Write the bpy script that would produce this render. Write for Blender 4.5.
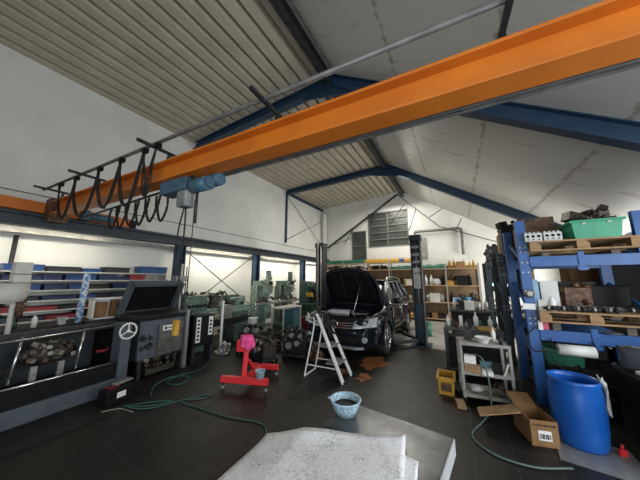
import bpy, bmesh, math, random
from mathutils import Vector, Matrix, Euler
for o in list(bpy.data.objects): bpy.data.objects.remove(o, do_unlink=True)
sc = bpy.context.scene; C = sc.collection; R = math.radians; PI = math.pi
# ---------------------------------------------------------------- camera
cd = bpy.data.cameras.new('camera'); cd.sensor_width = 36; cd.lens = 13.5; cd.clip_start = .02
cam = bpy.data.objects.new('camera', cd); C.objects.link(cam)
cam.location = (0, 0, 1.65); cam.rotation_euler = (R(90+9.46), 0, R(29.5)); sc.camera = cam
# ---------------------------------------------------------------- world, exposure, lights
w = bpy.data.worlds.new('world'); sc.world = w; w.use_nodes = True
w.node_tree.nodes['Background'].inputs[0].default_value = (.80, .90, 1, 1)
w.node_tree.nodes['Background'].inputs[1].default_value = .7
sc.view_settings.view_transform = 'Standard'; sc.view_settings.look = 'None'
sc.view_settings.exposure = 0.36; sc.view_settings.gamma = 1; sc.view_settings.use_curve_mapping = False
def area(name, loc, rot, sx, sy, power, col=(1, 1, 1), spread=180):
    l = bpy.data.lights.new(name, 'AREA'); l.shape = 'RECTANGLE'; l.size = sx; l.size_y = sy
    l.energy = power; l.color = col; l.spread = R(spread)
    o = bpy.data.objects.new(name, l); C.objects.link(o); o.location = loc
    o.rotation_euler = [R(a) for a in rot]; return o
area('daylight_rear_gate', (.9, -3.3, 1.5), (96, 0, 6), 3.0, 2.6, 115, (.93, .97, 1))
area('daylight_right_window', (3.15, 1.6, 1.9), (0, 90, 0), 1.4, 3.4, 100, (.9, .96, 1))
area('daylight_side_gate', (3.15, 9.0, 1.6), (0, 90, 0), 2.6, 3.0, 320, (1, .98, .92))
area('far_overhead_fill', (-2.2, 9.3, 5.3), (0, 0, 0), 1.4, 3.8, 165, (1, .96, .86))  # added overhead fill for the far wall; the roof has no opening here

for y_ in (.9, 4.9, 7.8, 10.3): area('runway_fill_light', (-5.92, y_, 2.47), (0, 28, 0), .06, 2.2 if y_ < 9 else 1.6, 13 if y_ < 2 else 19, (1, .93, .76))  # warm fill lights added under the rail to brighten the lower left wall
# ---------------------------------------------------------------- materials
MC = {}
def mat(name, c, c2=None, scale=6, rough=.6, metal=0, bump=0, emit=None, contrast=.5, detail=5, stretch=None, spec=None):
    if name in MC: return MC[name]
    m = bpy.data.materials.new(name); m.use_nodes = True; nt = m.node_tree; N = nt.nodes; L = nt.links
    b = N['Principled BSDF']; b.inputs['Roughness'].default_value = rough; b.inputs['Metallic'].default_value = metal
    if spec is not None: b.inputs['Specular IOR Level'].default_value = spec
    if c2 is None: c2 = tuple(x*.78 for x in c)
    tc = N.new('ShaderNodeTexCoord'); mp = N.new('ShaderNodeMapping'); L.new(tc.outputs['Object'], mp.inputs[0])
    if stretch: mp.inputs['Scale'].default_value = stretch
    no = N.new('ShaderNodeTexNoise'); no.inputs['Scale'].default_value = scale; no.inputs['Detail'].default_value = detail
    L.new(mp.outputs[0], no.inputs['Vector'])
    cr = N.new('ShaderNodeValToRGB'); L.new(no.outputs['Fac'], cr.inputs[0])
    cr.color_ramp.elements[0].position = .5-contrast*.4; cr.color_ramp.elements[1].position = .5+contrast*.4
    cr.color_ramp.elements[0].color = (*c2, 1); cr.color_ramp.elements[1].color = (*c, 1)
    L.new(cr.outputs[0], b.inputs['Base Color'])
    if bump:
        bp = N.new('ShaderNodeBump'); bp.inputs['Strength'].default_value = bump; bp.inputs['Distance'].default_value = .01
        L.new(no.outputs['Fac'], bp.inputs['Height']); L.new(bp.outputs[0], b.inputs['Normal'])
    if emit:
        b.inputs['Emission Color'].default_value = (*c, 1); b.inputs['Emission Strength'].default_value = emit
    MC[name] = m; return m
def glassy(name, c, rough=.05, alpha_mix=.5):
    m = bpy.data.materials.new(name); m.use_nodes = True; N = m.node_tree.nodes; L = m.node_tree.links
    b = N['Principled BSDF']; b.inputs['Base Color'].default_value = (*c, 1); b.inputs['Roughness'].default_value = rough
    t = N.new('ShaderNodeBsdfTransparent'); mx = N.new('ShaderNodeMixShader'); mx.inputs[0].default_value = alpha_mix
    L.new(t.outputs[0], mx.inputs[1]); L.new(b.outputs[0], mx.inputs[2]); L.new(mx.outputs[0], N['Material Output'].inputs[0])
    MC[name] = m; return m
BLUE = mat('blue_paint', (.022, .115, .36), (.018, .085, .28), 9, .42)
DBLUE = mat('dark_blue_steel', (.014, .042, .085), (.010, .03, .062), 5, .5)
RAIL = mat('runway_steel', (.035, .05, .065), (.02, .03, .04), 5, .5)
ORANGE = mat('orange_paint', (.66, .19, .014), (.54, .14, .012), 3, .45)
GREY = mat('grey_steel', (.30, .31, .31), (.2, .2, .2), 8, .45, .3)
PIPE = mat('pipe_grey', (.22, .22, .21), (.13, .13, .13), 8, .5, .3)
DGREY = mat('dark_steel', (.05, .052, .055), (.02, .02, .022), 12, .5, .4)
BLACK = mat('black_plastic', (.009, .009, .010), (.005, .005, .006), 12, .55, spec=.22)
CABLE = mat('black_rubber', (.010, .010, .010), None, 12, .7)
MGREY = mat('machine_grey', (.09, .112, .135), (.065, .08, .10), 5, .5)
MGREEN = mat('machine_green', (.13, .20, .165), (.06, .09, .075), 10, .5)
MGREEN2 = mat('machine_green_light', (.25, .36, .30), (.12, .18, .15), 10, .5)
DGREEN = mat('machine_green_dark', (.02, .07, .05), (.01, .03, .02), 10, .5)
CHROME = mat('bright_metal', (.75, .75, .74), (.6, .6, .6), 10, .22, .9)
ALU = mat('cast_aluminium', (.46, .45, .43), (.25, .24, .22), 18, .45, .6)
GREASY = mat('greasy_metal', (.14, .12, .10), (.025, .02, .018), 22, .45, .6, .3)
RUST = mat('oily_brown_metal', (.19, .10, .05), (.03, .02, .015), 22, .55, .3, .3)
WHITE = mat('white_plastic', (.85, .85, .83), (.77, .77, .75), 6, .45)
CREAM = mat('cream_enamel', (.66, .66, .60), (.5, .5, .46), 6, .5)
HOIST = mat('hoist_blue', (.055, .125, .18), (.035, .08, .12), 7, .5)
RED = mat('red_paint', (.80, .04, .05), (.66, .03, .04), 7, .4)
DRED = mat('dark_red', (.28, .02, .03), (.15, .01, .02), 7, .5)
PINK = mat('pink_cloth', (.95, .12, .38), (.6, .05, .2), 14, .9, 0, .6)
YEL = mat('yellow_plastic', (.55, .32, .03), (.38, .2, .02), 8, .5)
GREENP = mat('green_plastic', (.02, .32, .17), (.015, .24, .13), 7, .42)
GREEND = mat('green_crate', (.015, .16, .10), (.01, .09, .06), 9, .5)
LBLUE = mat('light_blue_plastic', (.50, .72, .84), (.24, .34, .42), 60, .35, contrast=.35)
DRUMB = mat('drum_blue', (.010, .115, .48), (.008, .085, .38), 4, .32)
WOOD = mat('pallet_wood', (.42, .26, .13), (.22, .13, .06), 5, .75, 0, .3, stretch=(1, 8, 8))
PLY = mat('shelf_wood', (.50, .34, .20), (.38, .25, .14), 5, .7, stretch=(1, 6, 6))
CARD = mat('brown_cardboard', (.30, .165, .07), (.20, .11, .045), 6, .85)
CAGE = mat('dusty_shelf_steel', (.35, .34, .31), (.22, .21, .19), 9, .6)
PLANKG = mat('grey_plank', (.19, .16, .13), (.10, .085, .07), 6, .8, stretch=(1, 8, 8))
CARP = mat('black_car_paint', (.012, .016, .028), (.010, .013, .022), 3, .12, .3)
TYRE = mat('tyre_rubber', (.018, .018, .018), None, 12, .8)
CGLASS = mat('car_glass', (.03, .035, .04), None, 3, .04)
LAMPG = mat('headlamp_glass', (.62, .66, .68), (.35, .38, .4), 30, .08, .2)
HOSE = mat('green_hose', (.035, .12, .10), None, 6, .5)
CHAM = mat('pale_cord', (.4, .38, .3), None, 6, .7)
RAG = mat('pale_rag', (.62, .62, .60), (.35, .35, .34), 12, .9, 0, .5)
OILP = mat('stained_floor_spill', (.50, .20, .07), (.14, .055, .02), 11, .3, contrast=.3)

# floor: dark worn tiles
def floor_mat():
    m = bpy.data.materials.new('dark_tile_floor'); m.use_nodes = True; nt = m.node_tree; N = nt.nodes; L = nt.links
    b = N['Principled BSDF']; tc = N.new('ShaderNodeTexCoord')
    br = N.new('ShaderNodeTexBrick'); br.offset = 0; br.inputs['Scale'].default_value = 1
    br.inputs['Brick Width'].default_value = .33; br.inputs['Row Height'].default_value = .33
    br.inputs['Mortar Size'].default_value = .006; br.inputs['Mortar Smooth'].default_value = .4
    br.inputs['Color1'].default_value = (.0085, .0078, .007, 1); br.inputs['Color2'].default_value = (.013, .0115, .010, 1)
    br.inputs['Mortar'].default_value = (.030, .027, .024, 1); L.new(tc.outputs['Object'], br.inputs['Vector'])
    no = N.new('ShaderNodeTexNoise'); no.inputs['Scale'].default_value = 1.3; no.inputs['Detail'].default_value = 8
    L.new(tc.outputs['Object'], no.inputs['Vector'])
    mx = N.new('ShaderNodeMix'); mx.data_type = 'RGBA'; mx.blend_type = 'MULTIPLY'; mx.inputs[0].default_value = 1
    cr = N.new('ShaderNodeValToRGB'); cr.color_ramp.elements[0].position = .3; cr.color_ramp.elements[1].position = .7
    cr.color_ramp.elements[0].color = (.55, .55, .55, 1); cr.color_ramp.elements[1].color = (1.5, 1.45, 1.4, 1)
    L.new(no.outputs['Fac'], cr.inputs[0]); L.new(br.outputs['Color'], mx.inputs[6]); L.new(cr.outputs[0], mx.inputs[7])
    L.new(mx.outputs[2], b.inputs['Base Color'])
    n2 = N.new('ShaderNodeTexNoise'); n2.inputs['Scale'].default_value = 5; n2.inputs['Detail'].default_value = 6
    L.new(tc.outputs['Object'], n2.inputs['Vector'])
    mr = N.new('ShaderNodeMapRange'); mr.inputs[3].default_value = .33; mr.inputs[4].default_value = .62
    b.inputs['Specular IOR Level'].default_value = .4; L.new(n2.outputs['Fac'], mr.inputs[0]); L.new(mr.outputs[0], b.inputs['Roughness'])
    bp = N.new('ShaderNodeBump'); bp.inputs['Strength'].default_value = .35; bp.inputs['Distance'].default_value = .004; bp.invert = True
    L.new(br.outputs['Fac'], bp.inputs['Height']); L.new(bp.outputs[0], b.inputs['Normal'])
    return m
def roof_mat():
    m = bpy.data.materials.new('white_roof_panel_stained'); m.use_nodes = True; nt = m.node_tree; N = nt.nodes; L = nt.links
    b = N['Principled BSDF']; b.inputs['Roughness'].default_value = .38; tc = N.new('ShaderNodeTexCoord')
    mp = N.new('ShaderNodeMapping'); mp.inputs['Scale'].default_value = (2.2, .55, .6); L.new(tc.outputs['Object'], mp.inputs[0])
    no = N.new('ShaderNodeTexNoise'); no.inputs['Scale'].default_value = 2.2; no.inputs['Detail'].default_value = 7; no.inputs['Distortion'].default_value = .7
    L.new(mp.outputs[0], no.inputs['Vector'])
    cr = N.new('ShaderNodeValToRGB'); cr.color_ramp.elements[0].position = .60; cr.color_ramp.elements[1].position = .80
    cr.color_ramp.elements[0].color = (.52, .515, .48, 1); cr.color_ramp.elements[1].color = (.28, .20, .13, 1)
    # rusty seams running down the slope
    sx = N.new('ShaderNodeSeparateXYZ'); L.new(tc.outputs['Object'], sx.inputs[0])
    md = N.new('ShaderNodeMath'); md.operation = 'PINGPONG'; md.inputs[1].default_value = .73; m0 = N.new('ShaderNodeMath'); m0.operation = 'ADD'; m0.inputs[1].default_value = -.17; L.new(sx.outputs['Y'], m0.inputs[0]); L.new(m0.outputs[0], md.inputs[0])
    n3 = N.new('ShaderNodeTexNoise'); n3.inputs['Scale'].default_value = 7; n3.inputs['Detail'].default_value = 6; L.new(tc.outputs['Object'], n3.inputs['Vector'])
    ml = N.new('ShaderNodeMath'); ml.operation = 'MULTIPLY_ADD'; L.new(n3.outputs['Fac'], ml.inputs[0]); ml.inputs[1].default_value = .22; ml.inputs[2].default_value = -.11
    ad = N.new('ShaderNodeMath'); ad.operation = 'ADD'; L.new(md.outputs[0], ad.inputs[0]); L.new(ml.outputs[0], ad.inputs[1])
    c2 = N.new('ShaderNodeValToRGB'); c2.color_ramp.elements[0].position = .0; c2.color_ramp.elements[1].position = .045
    c2.color_ramp.elements[0].color = (.26, .12, .06, 1); c2.color_ramp.elements[1].color = (1, 1, 1, 1); L.new(ad.outputs[0], c2.inputs[0])
    L.new(no.outputs['Fac'], cr.inputs[0]); mx = N.new('ShaderNodeMix'); mx.data_type = 'RGBA'; mx.blend_type = 'MULTIPLY'; mx.inputs[0].default_value = .55
    L.new(cr.outputs[0], mx.inputs[6]); L.new(c2.outputs[0], mx.inputs[7]); L.new(mx.outputs[2], b.inputs['Base Color'])
    return m
def paper_mat():
    m = bpy.data.materials.new('printed_drawing_paper'); m.use_nodes = True; nt = m.node_tree; N = nt.nodes; L = nt.links
    b = N['Principled BSDF']; b.inputs['Roughness'].default_value = .7; tc = N.new('ShaderNodeTexCoord')
    n = N.new('ShaderNodeTexNoise'); n.inputs['Scale'].default_value = 75; n.inputs['Detail'].default_value = 8; n.inputs['Roughness'].default_value = .85; n.inputs['Distortion'].default_value = 1.5
    L.new(tc.outputs['Object'], n.inputs['Vector'])
    v = N.new('ShaderNodeTexVoronoi'); v.feature = 'DISTANCE_TO_EDGE'; v.inputs['Scale'].default_value = 24; L.new(tc.outputs['Object'], v.inputs['Vector'])
    c1 = N.new('ShaderNodeValToRGB'); c1.color_ramp.elements[0].position = .41; c1.color_ramp.elements[1].position = .50
    c1.color_ramp.elements[0].color = (.22, .22, .25, 1); c1.color_ramp.elements[1].color = (1, 1, 1, 1)
    nb = N.new('ShaderNodeTexNoise'); nb.inputs['Scale'].default_value = 9; nb.inputs['Detail'].default_value = 4; L.new(tc.outputs['Object'], nb.inputs['Vector'])
    ms = N.new('ShaderNodeMapRange'); ms.inputs[1].default_value = .35; ms.inputs[2].default_value = .65; ms.inputs[3].default_value = .05; ms.inputs[4].default_value = -.005; L.new(nb.outputs['Fac'], ms.inputs[0])
    aa = N.new('ShaderNodeMath'); aa.operation = 'ADD'; L.new(n.outputs['Fac'], aa.inputs[0]); L.new(ms.outputs[0], aa.inputs[1]); L.new(aa.outputs[0], c1.inputs[0])
    c2 = N.new('ShaderNodeValToRGB'); c2.color_ramp.elements[0].position = 0; c2.color_ramp.elements[1].position = .02
    c2.color_ramp.elements[0].color = (.72, .72, .74, 1); c2.color_ramp.elements[1].color = (1, 1, 1, 1); L.new(v.outputs['Distance'], c2.inputs[0])
    mx = N.new('ShaderNodeMix'); mx.data_type = 'RGBA'; mx.blend_type = 'MULTIPLY'; mx.inputs[0].default_value = 1
    L.new(c1.outputs[0], mx.inputs[6]); L.new(c2.outputs[0], mx.inputs[7])
    m2 = N.new('ShaderNodeMix'); m2.data_type = 'RGBA'; m2.blend_type = 'MULTIPLY'; m2.inputs[0].default_value = 1
    m2.inputs[6].default_value = (.93, .94, .97, 1); L.new(mx.outputs[2], m2.inputs[7]); L.new(m2.outputs[2], b.inputs['Base Color'])
    return m
WALL = mat('white_plaster', (.74, .74, .71), (.64, .64, .61), 1.4, .8, 0, .1)
CORR = mat('corrugated_sheet', (.50, .45, .36), (.41, .37, .29), 2.0, .6)
TABLE = mat('mottled_steel_plate', (.15, .155, .155), (.035, .036, .038), 5, .36, .5, .15, contrast=.3, detail=9)

# ---------------------------------------------------------------- mesh helpers
class MB:
    def __init__(s): s.v = []; s.f = []; s.sm = []
    def add(s, vs, fs, M=None, smooth=False):
        k = len(s.v)
        s.v += [tuple(M @ Vector(p)) if M else tuple(p) for p in vs]
        s.f += [tuple(i+k for i in f) for f in fs]; s.sm += [smooth]*len(fs); return s
    def box(s, c, d, rot=(0, 0, 0)):
        M = Matrix.Translation(c) @ Euler([R(a) for a in rot]).to_matrix().to_4x4()
        x, y, z = d[0]/2, d[1]/2, d[2]/2
        vs = [(i*x, j*y, k*z) for i in (-1, 1) for j in (-1, 1) for k in (-1, 1)]
        return s.add(vs, [(0, 1, 3, 2), (4, 6, 7, 5), (0, 4, 5, 1), (2, 3, 7, 6), (0, 2, 6, 4), (1, 5, 7, 3)], M)
    def b2(s, x0, x1, y0, y1, z0, z1): return s.box(((x0+x1)/2, (y0+y1)/2, (z0+z1)/2), (abs(x1-x0), abs(y1-y0), abs(z1-z0)))
    def lathe(s, prof, c=(0, 0, 0), n=20, rot=(0, 0, 0), smooth=True, cap=True):
        M = Matrix.Translation(c) @ Euler([R(a) for a in rot]).to_matrix().to_4x4()
        vs = [(r*math.cos(2*PI*i/n), r*math.sin(2*PI*i/n), z) for r, z in prof for i in range(n)]
        fs = [(j*n+i, j*n+(i+1) % n, (j+1)*n+(i+1) % n, (j+1)*n+i) for j in range(len(prof)-1) for i in range(n)]
        s.add(vs, fs, M, smooth)
        if cap:
            k = len(vs)
            s.add(vs[:n], [tuple(range(n))[::-1]], M); s.add(vs[k-n:], [tuple(range(n))], M)
        return s
    def cyl(s, p, q, r, n=12, r2=None):
        p, q = Vector(p), Vector(q); d = q-p; M = Matrix.Translation(p) @ d.to_track_quat('Z', 'Y').to_matrix().to_4x4()
        l = d.length; r2 = r if r2 is None else r2
        vs = [(a*math.cos(2*PI*i/n), a*math.sin(2*PI*i/n), z) for a, z in ((r, 0), (r2, l)) for i in range(n)]
        s.add(vs, [(i, (i+1) % n, n+(i+1) % n, n+i) for i in range(n)], M, True)
        return s.add(vs, [tuple(range(n))[::-1], tuple(range(n, 2*n))], M)
    def bar(s, p, q, w, h):      # rectangular bar between two points
        p, q = Vector(p), Vector(q); d = q-p; M = Matrix.Translation((p+q)/2) @ d.to_track_quat('X', 'Z').to_matrix().to_4x4()
        x, y, z = d.length/2, w/2, h/2
        vs = [(i*x, j*y, k*z) for i in (-1, 1) for j in (-1, 1) for k in (-1, 1)]
        return s.add(vs, [(0, 1, 3, 2), (4, 6, 7, 5), (0, 4, 5, 1), (2, 3, 7, 6), (0, 2, 6, 4), (1, 5, 7, 3)], M)
    def tube(s, pts, r, n=7, closed=False):
        P = [Vector(p) for p in pts]; m = len(P); vs = []; up = Vector((0, 0, 1))
        for i, p in enumerate(P):
            t = (P[(i+1) % m]-P[i-1]) if closed else (P[min(i+1, m-1)]-P[max(i-1, 0)])
            t.normalize(); a = t.cross(up)
            if a.length < .05: a = t.cross(Vector((1, 0, 0)))
            a.normalize(); b = a.cross(t)
            vs += [p+r*(math.cos(2*PI*k/n)*a+math.sin(2*PI*k/n)*b) for k in range(n)]
        fs = [(i*n+k, i*n+(k+1) % n, ((i+1) % m)*n+(k+1) % n, ((i+1) % m)*n+k) for i in range(m if closed else m-1) for k in range(n)]
        s.add(vs, fs, None, True)
        if not closed: s.add(vs[:n], [tuple(range(n))[::-1]]); s.add(vs[-n:], [tuple(range(n))])
        return s
    def prism(s, poly, axis, a, b):   # polygon (2D) extruded along axis
        def pt(u, w_, t): return {'x': (t, u, w_), 'y': (u, t, w_), 'z': (u, w_, t)}[axis]
        n = len(poly); vs = [pt(*p, a) for p in poly]+[pt(*p, b) for p in poly]
        return s.add(vs, [tuple(range(n))[::-1], tuple(range(n, 2*n))]+[(i, (i+1) % n, n+(i+1) % n, n+i) for i in range(n)])
    def ibeam(s, p, q, w, h, t=.02):
        p, q = Vector(p), Vector(q); d = q-p; M = Matrix.Translation(p) @ d.to_track_quat('Y', 'Z').to_matrix().to_4x4(); L = d.length
        W, H, T = w/2, h/2, t
        pr = [(-W, -H), (W, -H), (W, -H+T), (T*.35, -H+T), (T*.35, H-T), (W, H-T), (W, H), (-W, H), (-W, H-T), (-T*.35, H-T), (-T*.35, -H+T), (-W, -H+T)]
        n = 12; vs = [(a, 0, b) for a, b in pr]+[(a, L, b) for a, b in pr]
        fs = [(i, (i+1) % n, n+(i+1) % n, n+i) for i in range(n)]
        for o in (0, n): fs += [(o, o+1, o+2, o+11), (o+3, o+4, o+9, o+10), (o+5, o+6, o+7, o+8)]
        return s.add(vs, fs, M)
    def grid(s, fn, nu, nv, closed_u=False, thick=0):
        vs = [fn(i/(nu if closed_u else nu-1), j/(nv-1)) for j in range(nv) for i in range(nu)]
        fs = [(j*nu+i, j*nu+(i+1) % nu, (j+1)*nu+(i+1) % nu, (j+1)*nu+i) for j in range(nv-1) for i in range(nu if closed_u else nu-1)]
        return s.add(vs, fs, None, True)
    def blob(s, c, rad, seed=0, amp=.2, n=14):
        rnd = random.Random(seed); ph = [rnd.uniform(0, 6) for _ in range(6)]
        def fn(u, v):
            a = 2*PI*u; b = PI*(v-.5); k = 1+amp*(math.sin(3*a+ph[0])*math.cos(2*b+ph[1])+.6*math.sin(5*a+ph[2]+4*b))
            return (c[0]+rad[0]*k*math.cos(b)*math.cos(a), c[1]+rad[1]*k*math.cos(b)*math.sin(a), c[2]+rad[2]*math.sin(b)*(1+.5*(k-1)))
        return s.grid(fn, n, n//2+2, True)
    def build(s, name, m, parent=None, bevel=0, solid=0, label=None):
        me = bpy.data.meshes.new(name); me.from_pydata([tuple(v) for v in s.v], [], s.f)
        bm = bmesh.new(); bm.from_mesh(me)
        bmesh.ops.remove_doubles(bm, verts=[v for v in bm.verts], dist=1e-6) if len(s.v) < 4000 else None
        bmesh.ops.recalc_face_normals(bm, faces=bm.faces[:]); bm.to_mesh(me); bm.free()
        if len(me.polygons) == len(s.sm): me.polygons.foreach_set('use_smooth', s.sm)
        me.materials.append(m); o = bpy.data.objects.new(name, me); C.objects.link(o)
        if parent: o.parent = parent
        if solid: md = o.modifiers.new('solid', 'SOLIDIFY'); md.thickness = solid
        if bevel: md = o.modifiers.new('bevel', 'BEVEL'); md.width = bevel; md.segments = 2; md.limit_method = 'ANGLE'
        if label: o['label'] = label
        return o
def tag(o, label, cat, group=None, kind=None):
    o['label'] = label; o['category'] = cat
    if group: o['group'] = group
    if kind: o['kind'] = kind
    return o
def thing(name, label, cat, loc=(0, 0, 0), rz=0, group=None):
    o = bpy.data.objects.new(name, None); C.objects.link(o); o.location = loc; o.rotation_euler = (0, 0, R(rz))
    o.empty_display_size = .1; return tag(o, label, cat, group)
def struct(name, mb, m): o = mb.build(name, m); o['kind'] = 'structure'; return o
def dup(src, loc, rz=0, label=None, group=None, scale=None):
    def cp(o, par):
        c = o.copy(); C.objects.link(c)
        if par: c.parent = par
        for ch in o.children: cp(ch, c)
        return c
    c = cp(src, None); c.location = loc; c.rotation_euler = (0, 0, R(rz))
    if label: c['label'] = label
    if group: c['group'] = group
    if scale: c.scale = scale
    return c
def setp(mb_obj, loc, rz=0): mb_obj.location = loc; mb_obj.rotation_euler = (0, 0, R(rz)); return mb_obj
def bez(pts, n=8):          # catmull-rom through points
    P = [Vector(p) for p in pts]; P = [P[0]*2-P[1]]+P+[P[-1]*2-P[-2]]; out = []
    for i in range(1, len(P)-2):
        for k in range(n):
            t = k/n; a, b, c, d = P[i-1:i+3]
            out.append(.5*((2*b)+(-a+c)*t+(2*a-5*b+4*c-d)*t*t+(-a+3*b-3*c+d)*t**3))
    out.append(P[-2]); return out
def clutter(mb, lo, hi, n, seed, smin=.04, smax=.14):
    rnd = random.Random(seed)
    for i in range(n):
        c = [rnd.uniform(a, b) for a, b in zip(lo, hi)]; k = rnd.random(); a = rnd.uniform(smin, smax)
        if k < .4: mb.box(c, (a*rnd.uniform(.6, 1.6), a, a*rnd.uniform(.5, 1)), (rnd.uniform(-30, 30), rnd.uniform(-30, 30), rnd.uniform(0, 90)))
        elif k < .75:
            d = Vector((rnd.uniform(-1, 1), rnd.uniform(-1, 1), rnd.uniform(-.4, .4))).normalized()*a*.7
            mb.cyl(Vector(c)-d, Vector(c)+d, a*.35, 10)
        else: mb.lathe([(a*.3, -.02), (a*.6, -.02), (a*.6, .02), (a*.3, .02)], c, 12, (rnd.uniform(0, 180), rnd.uniform(60, 120), 0))
    return mb

# ================================================================ SETTING
XL, XR, YF, YB = -6.55, 3.3, 11.8, -3.5
def zr(x): return 5.70+(x+6.55)*.045 if x < -2 else 5.90-.64*(x+2)
struct('floor', MB().b2(XL-.1, XR+.1, YB-.1, YF+.1, -.1, 0), floor_mat())
struct('floor_concrete', MB().b2(-3.4, 2.6, 6.72, 11.75, .0, .006), mat('pale_concrete', (.34, .325, .29), (.22, .21, .185), 2, .6))
struct('wall_left', MB().b2(XL-.2, XL, YB, YF, 0, 5.9), WALL)
# far wall with window openings (x0,x1,z0,z1)
def wall_y(name, y0, y1, holes, m, top):
    mb = MB(); xs = sorted({XL, XR, -2.0}|{h[0] for h in holes}|{h[1] for h in holes})
    for a, b in zip(xs, xs[1:]):
        cuts = sorted([(h[2], h[3]) for h in holes if h[0] <= a and h[1] >= b]); z = 0
        for z0, z1 in cuts:
            if z0 > z: mb.b2(a, b, y0, y1, z, z0)
            z = z1
        mb.prism([(a, z), (b, z), (b, top(b-1e-6 if b <= -2 else b)), (a, top(a if a < -2 else a))], 'y', y0, y1)
    return struct(name, mb, m)
wall_y('wall_far', YF, YF+.2, [(-3.78, -1.86, 3.30, 5.02), (-4.70, -3.95, 2.60, 4.15), (1.02, 1.28, 1.32, 2.12), (1.55, 1.95, 1.30, 2.12)], WALL, zr)
wall_y('wall_back', YB-.2, YB, [(-.7, 2.5, 0, 2.9)], WALL, zr)
mb = MB()
for y0, y1, z0, z1 in ((YB, -.2, 0, 3), (-.2, 3.4, 0, 1.1), (-.2, 3.4, 2.7, 3), (3.4, 7.4, 0, 3), (7.4, 10.6, 2.95, 3), (10.6, YF, 0, 3)): mb.b2(XR, XR+.2, y0, y1, z0, z1)
struct('wall_right', mb, WALL)
# corrugated roof left of the ridge: ribs run along the hall
mb = MB(); p = .27; x = XL-.05; prof = []
while x < -1.98:
    z = zr(min(x, -2.01)); prof += [(x, z), (x+p*.56, z), (x+p*.62, z+.14), (x+p*.94, z+.14)]; x += p
vs = [(a, YB-.2, b) for a, b in prof]+[(a, YF+.15, b) for a, b in prof]; n = len(prof)
mb.add(vs, [(i, i+1, n+i+1, n+i) for i in range(n-1)])
o = struct('ceiling', mb, CORR); md = o.modifiers.new('solid', 'SOLIDIFY'); md.thickness = .012
mb = MB(); Lr = math.hypot(XR+2.05, .64*(XR+2.05))
ro = MB().b2(-8, 8, -.0, Lr, 0, .08)  # local: x along the hall, y down the slope
o = struct('ceiling_right', ro, roof_mat()); o.data.transform(Matrix.Identity(4))
o.matrix_world = Matrix.Translation((-2.0, 4.2, 5.90)) @ Matrix(((0, math.cos(math.atan(.64)), math.sin(math.atan(.64)), 0), (1, 0, 0, 0), (0, -math.sin(math.atan(.64)), math.cos(math.atan(.64)), 0), (0, 0, 0, 1)))
# windows in the far wall
WG = mat('dim_louvre_glass', (.075, .085, .075), (.05, .055, .05), 2, .25); WGB = mat('daylit_pane', (.45, .72, .95), (.6, .8, .95), 3, .3, emit=1.1)
for nm, (a, b, z0, z1), nx, nz, g in (('window_1', (-3.78, -1.86, 3.30, 5.02), 2, 5, WG), ('window_2', (-4.70, -3.95, 2.60, 4.15), 1, 2, WG), ('window_3', (1.02, 1.28, 1.32, 2.12), 1, 1, WGB), ('window_4', (1.55, 1.95, 1.30, 2.12), 1, 1, WGB)):
    f = MB()
    for k in range(nx+1): X = a+(b-a)*k/nx; f.b2(X-.025, X+.025, YF-.03, YF+.06, z0-.02, z1+.02)
    for k in range(nz+1): Z = z0+(z1-z0)*k/nz; f.b2(a-.02, b+.02, YF-.03, YF+.06, Z-.02, Z+.02)
    w_ = struct(nm, f, PIPE if g is WG else CAGE); MB().b2(a, b, YF+.03, YF+.045, z0, z1).build('pane', g, w_)
# plaster seams and base of left wall
struct('trim_1', MB().b2(XL, XL+.012, YB, YF, 3.17, 3.19), PIPE)
# ---- roof frames
for i, (Y, lab) in enumerate(((3.95, 'nearer dark blue roof rafter frame passing above the orange crane beam'), (8.4, 'farther dark blue roof rafter frame beyond the crane near the far wall'))):
    t = thing('roof_rafter', lab, 'rafter', (0, Y, 0))
    MB().ibeam((XL+.02, 0, 5.60), (-1.95, 0, 5.72), .16, .22).build('left_beam', DBLUE, t)
    MB().prism([(-2.75, 5.60), (-1.95, 5.40), (-1.15, 5.18), (-1.95, 5.62)], 'y', -.02, .02).build('knee_plate', DBLUE, t)
    MB().ibeam((-1.98, 0, 5.75), (3.25, 0, 5.75-.64*5.23), .16, .24).build('right_beam', DBLUE, t)
t = tag(MB().ibeam((-2.0, YB, 5.76), (-2.0, YF-.01, 5.76), .14, .18).build('ridge_beam', DGREY), 'dark steel beam under the ridge where ribbed sheets meet white panels', 'beam')
t = thing('wind_brace', 'crossed thin wire brace between rafter and far corner of the upper left wall', 'brace', (XL+.06, 8.4, 0))
MB().box((0, .0, 4.44), (.07, .07, 2.3)).build('drop_post', DBLUE, t)
MB().cyl((0, 0, 5.5), (0, 3.2, 3.55), .011, 6).build('wire', DGREY, t); MB().cyl((0, 0, 3.4), (0, 3.2, 4.9), .011, 6).build('wire', DGREY, t)
t = tag(MB().box((XL+.08, 10.1, 5.58), (.1, 3.3, .1)).build('eave_beam', DBLUE), 'short dark blue beam along top of left wall beyond farther rafter', 'beam')
t = thing('gable_truss', 'thin dark strut truss rising to the ridge before the far wall', 'truss', (0, 11.45, 0))
MB().bar((-6.0, 0, 3.35), (-2.2, 0, 5.72), .08, .08).build('strut', DGREY, t)
for a, b in (((-2.2, 5.7), (-.5, 3.95)), ((-.5, 3.95), (1.5, 3.1)), ((-1.9, 5.2), (-2.6, 4.3)), ((-4.5, 4.25), (-5.0, 3.5)), ((-5.6, 3.5), (-3.9, 4.0)), ((-.9, 4.4), (-.3, 4.75)), ((-1.4, 4.9), (-1.75, 3.9)), ((.1, 3.7), (.35, 4.2)), ((-3.2, 5.0), (-3.6, 4.45))):
    MB().cyl((a[0], 0, a[1]), (b[0], 0, b[1]), .018, 6).build('tie_rod', DGREY, t)
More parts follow.
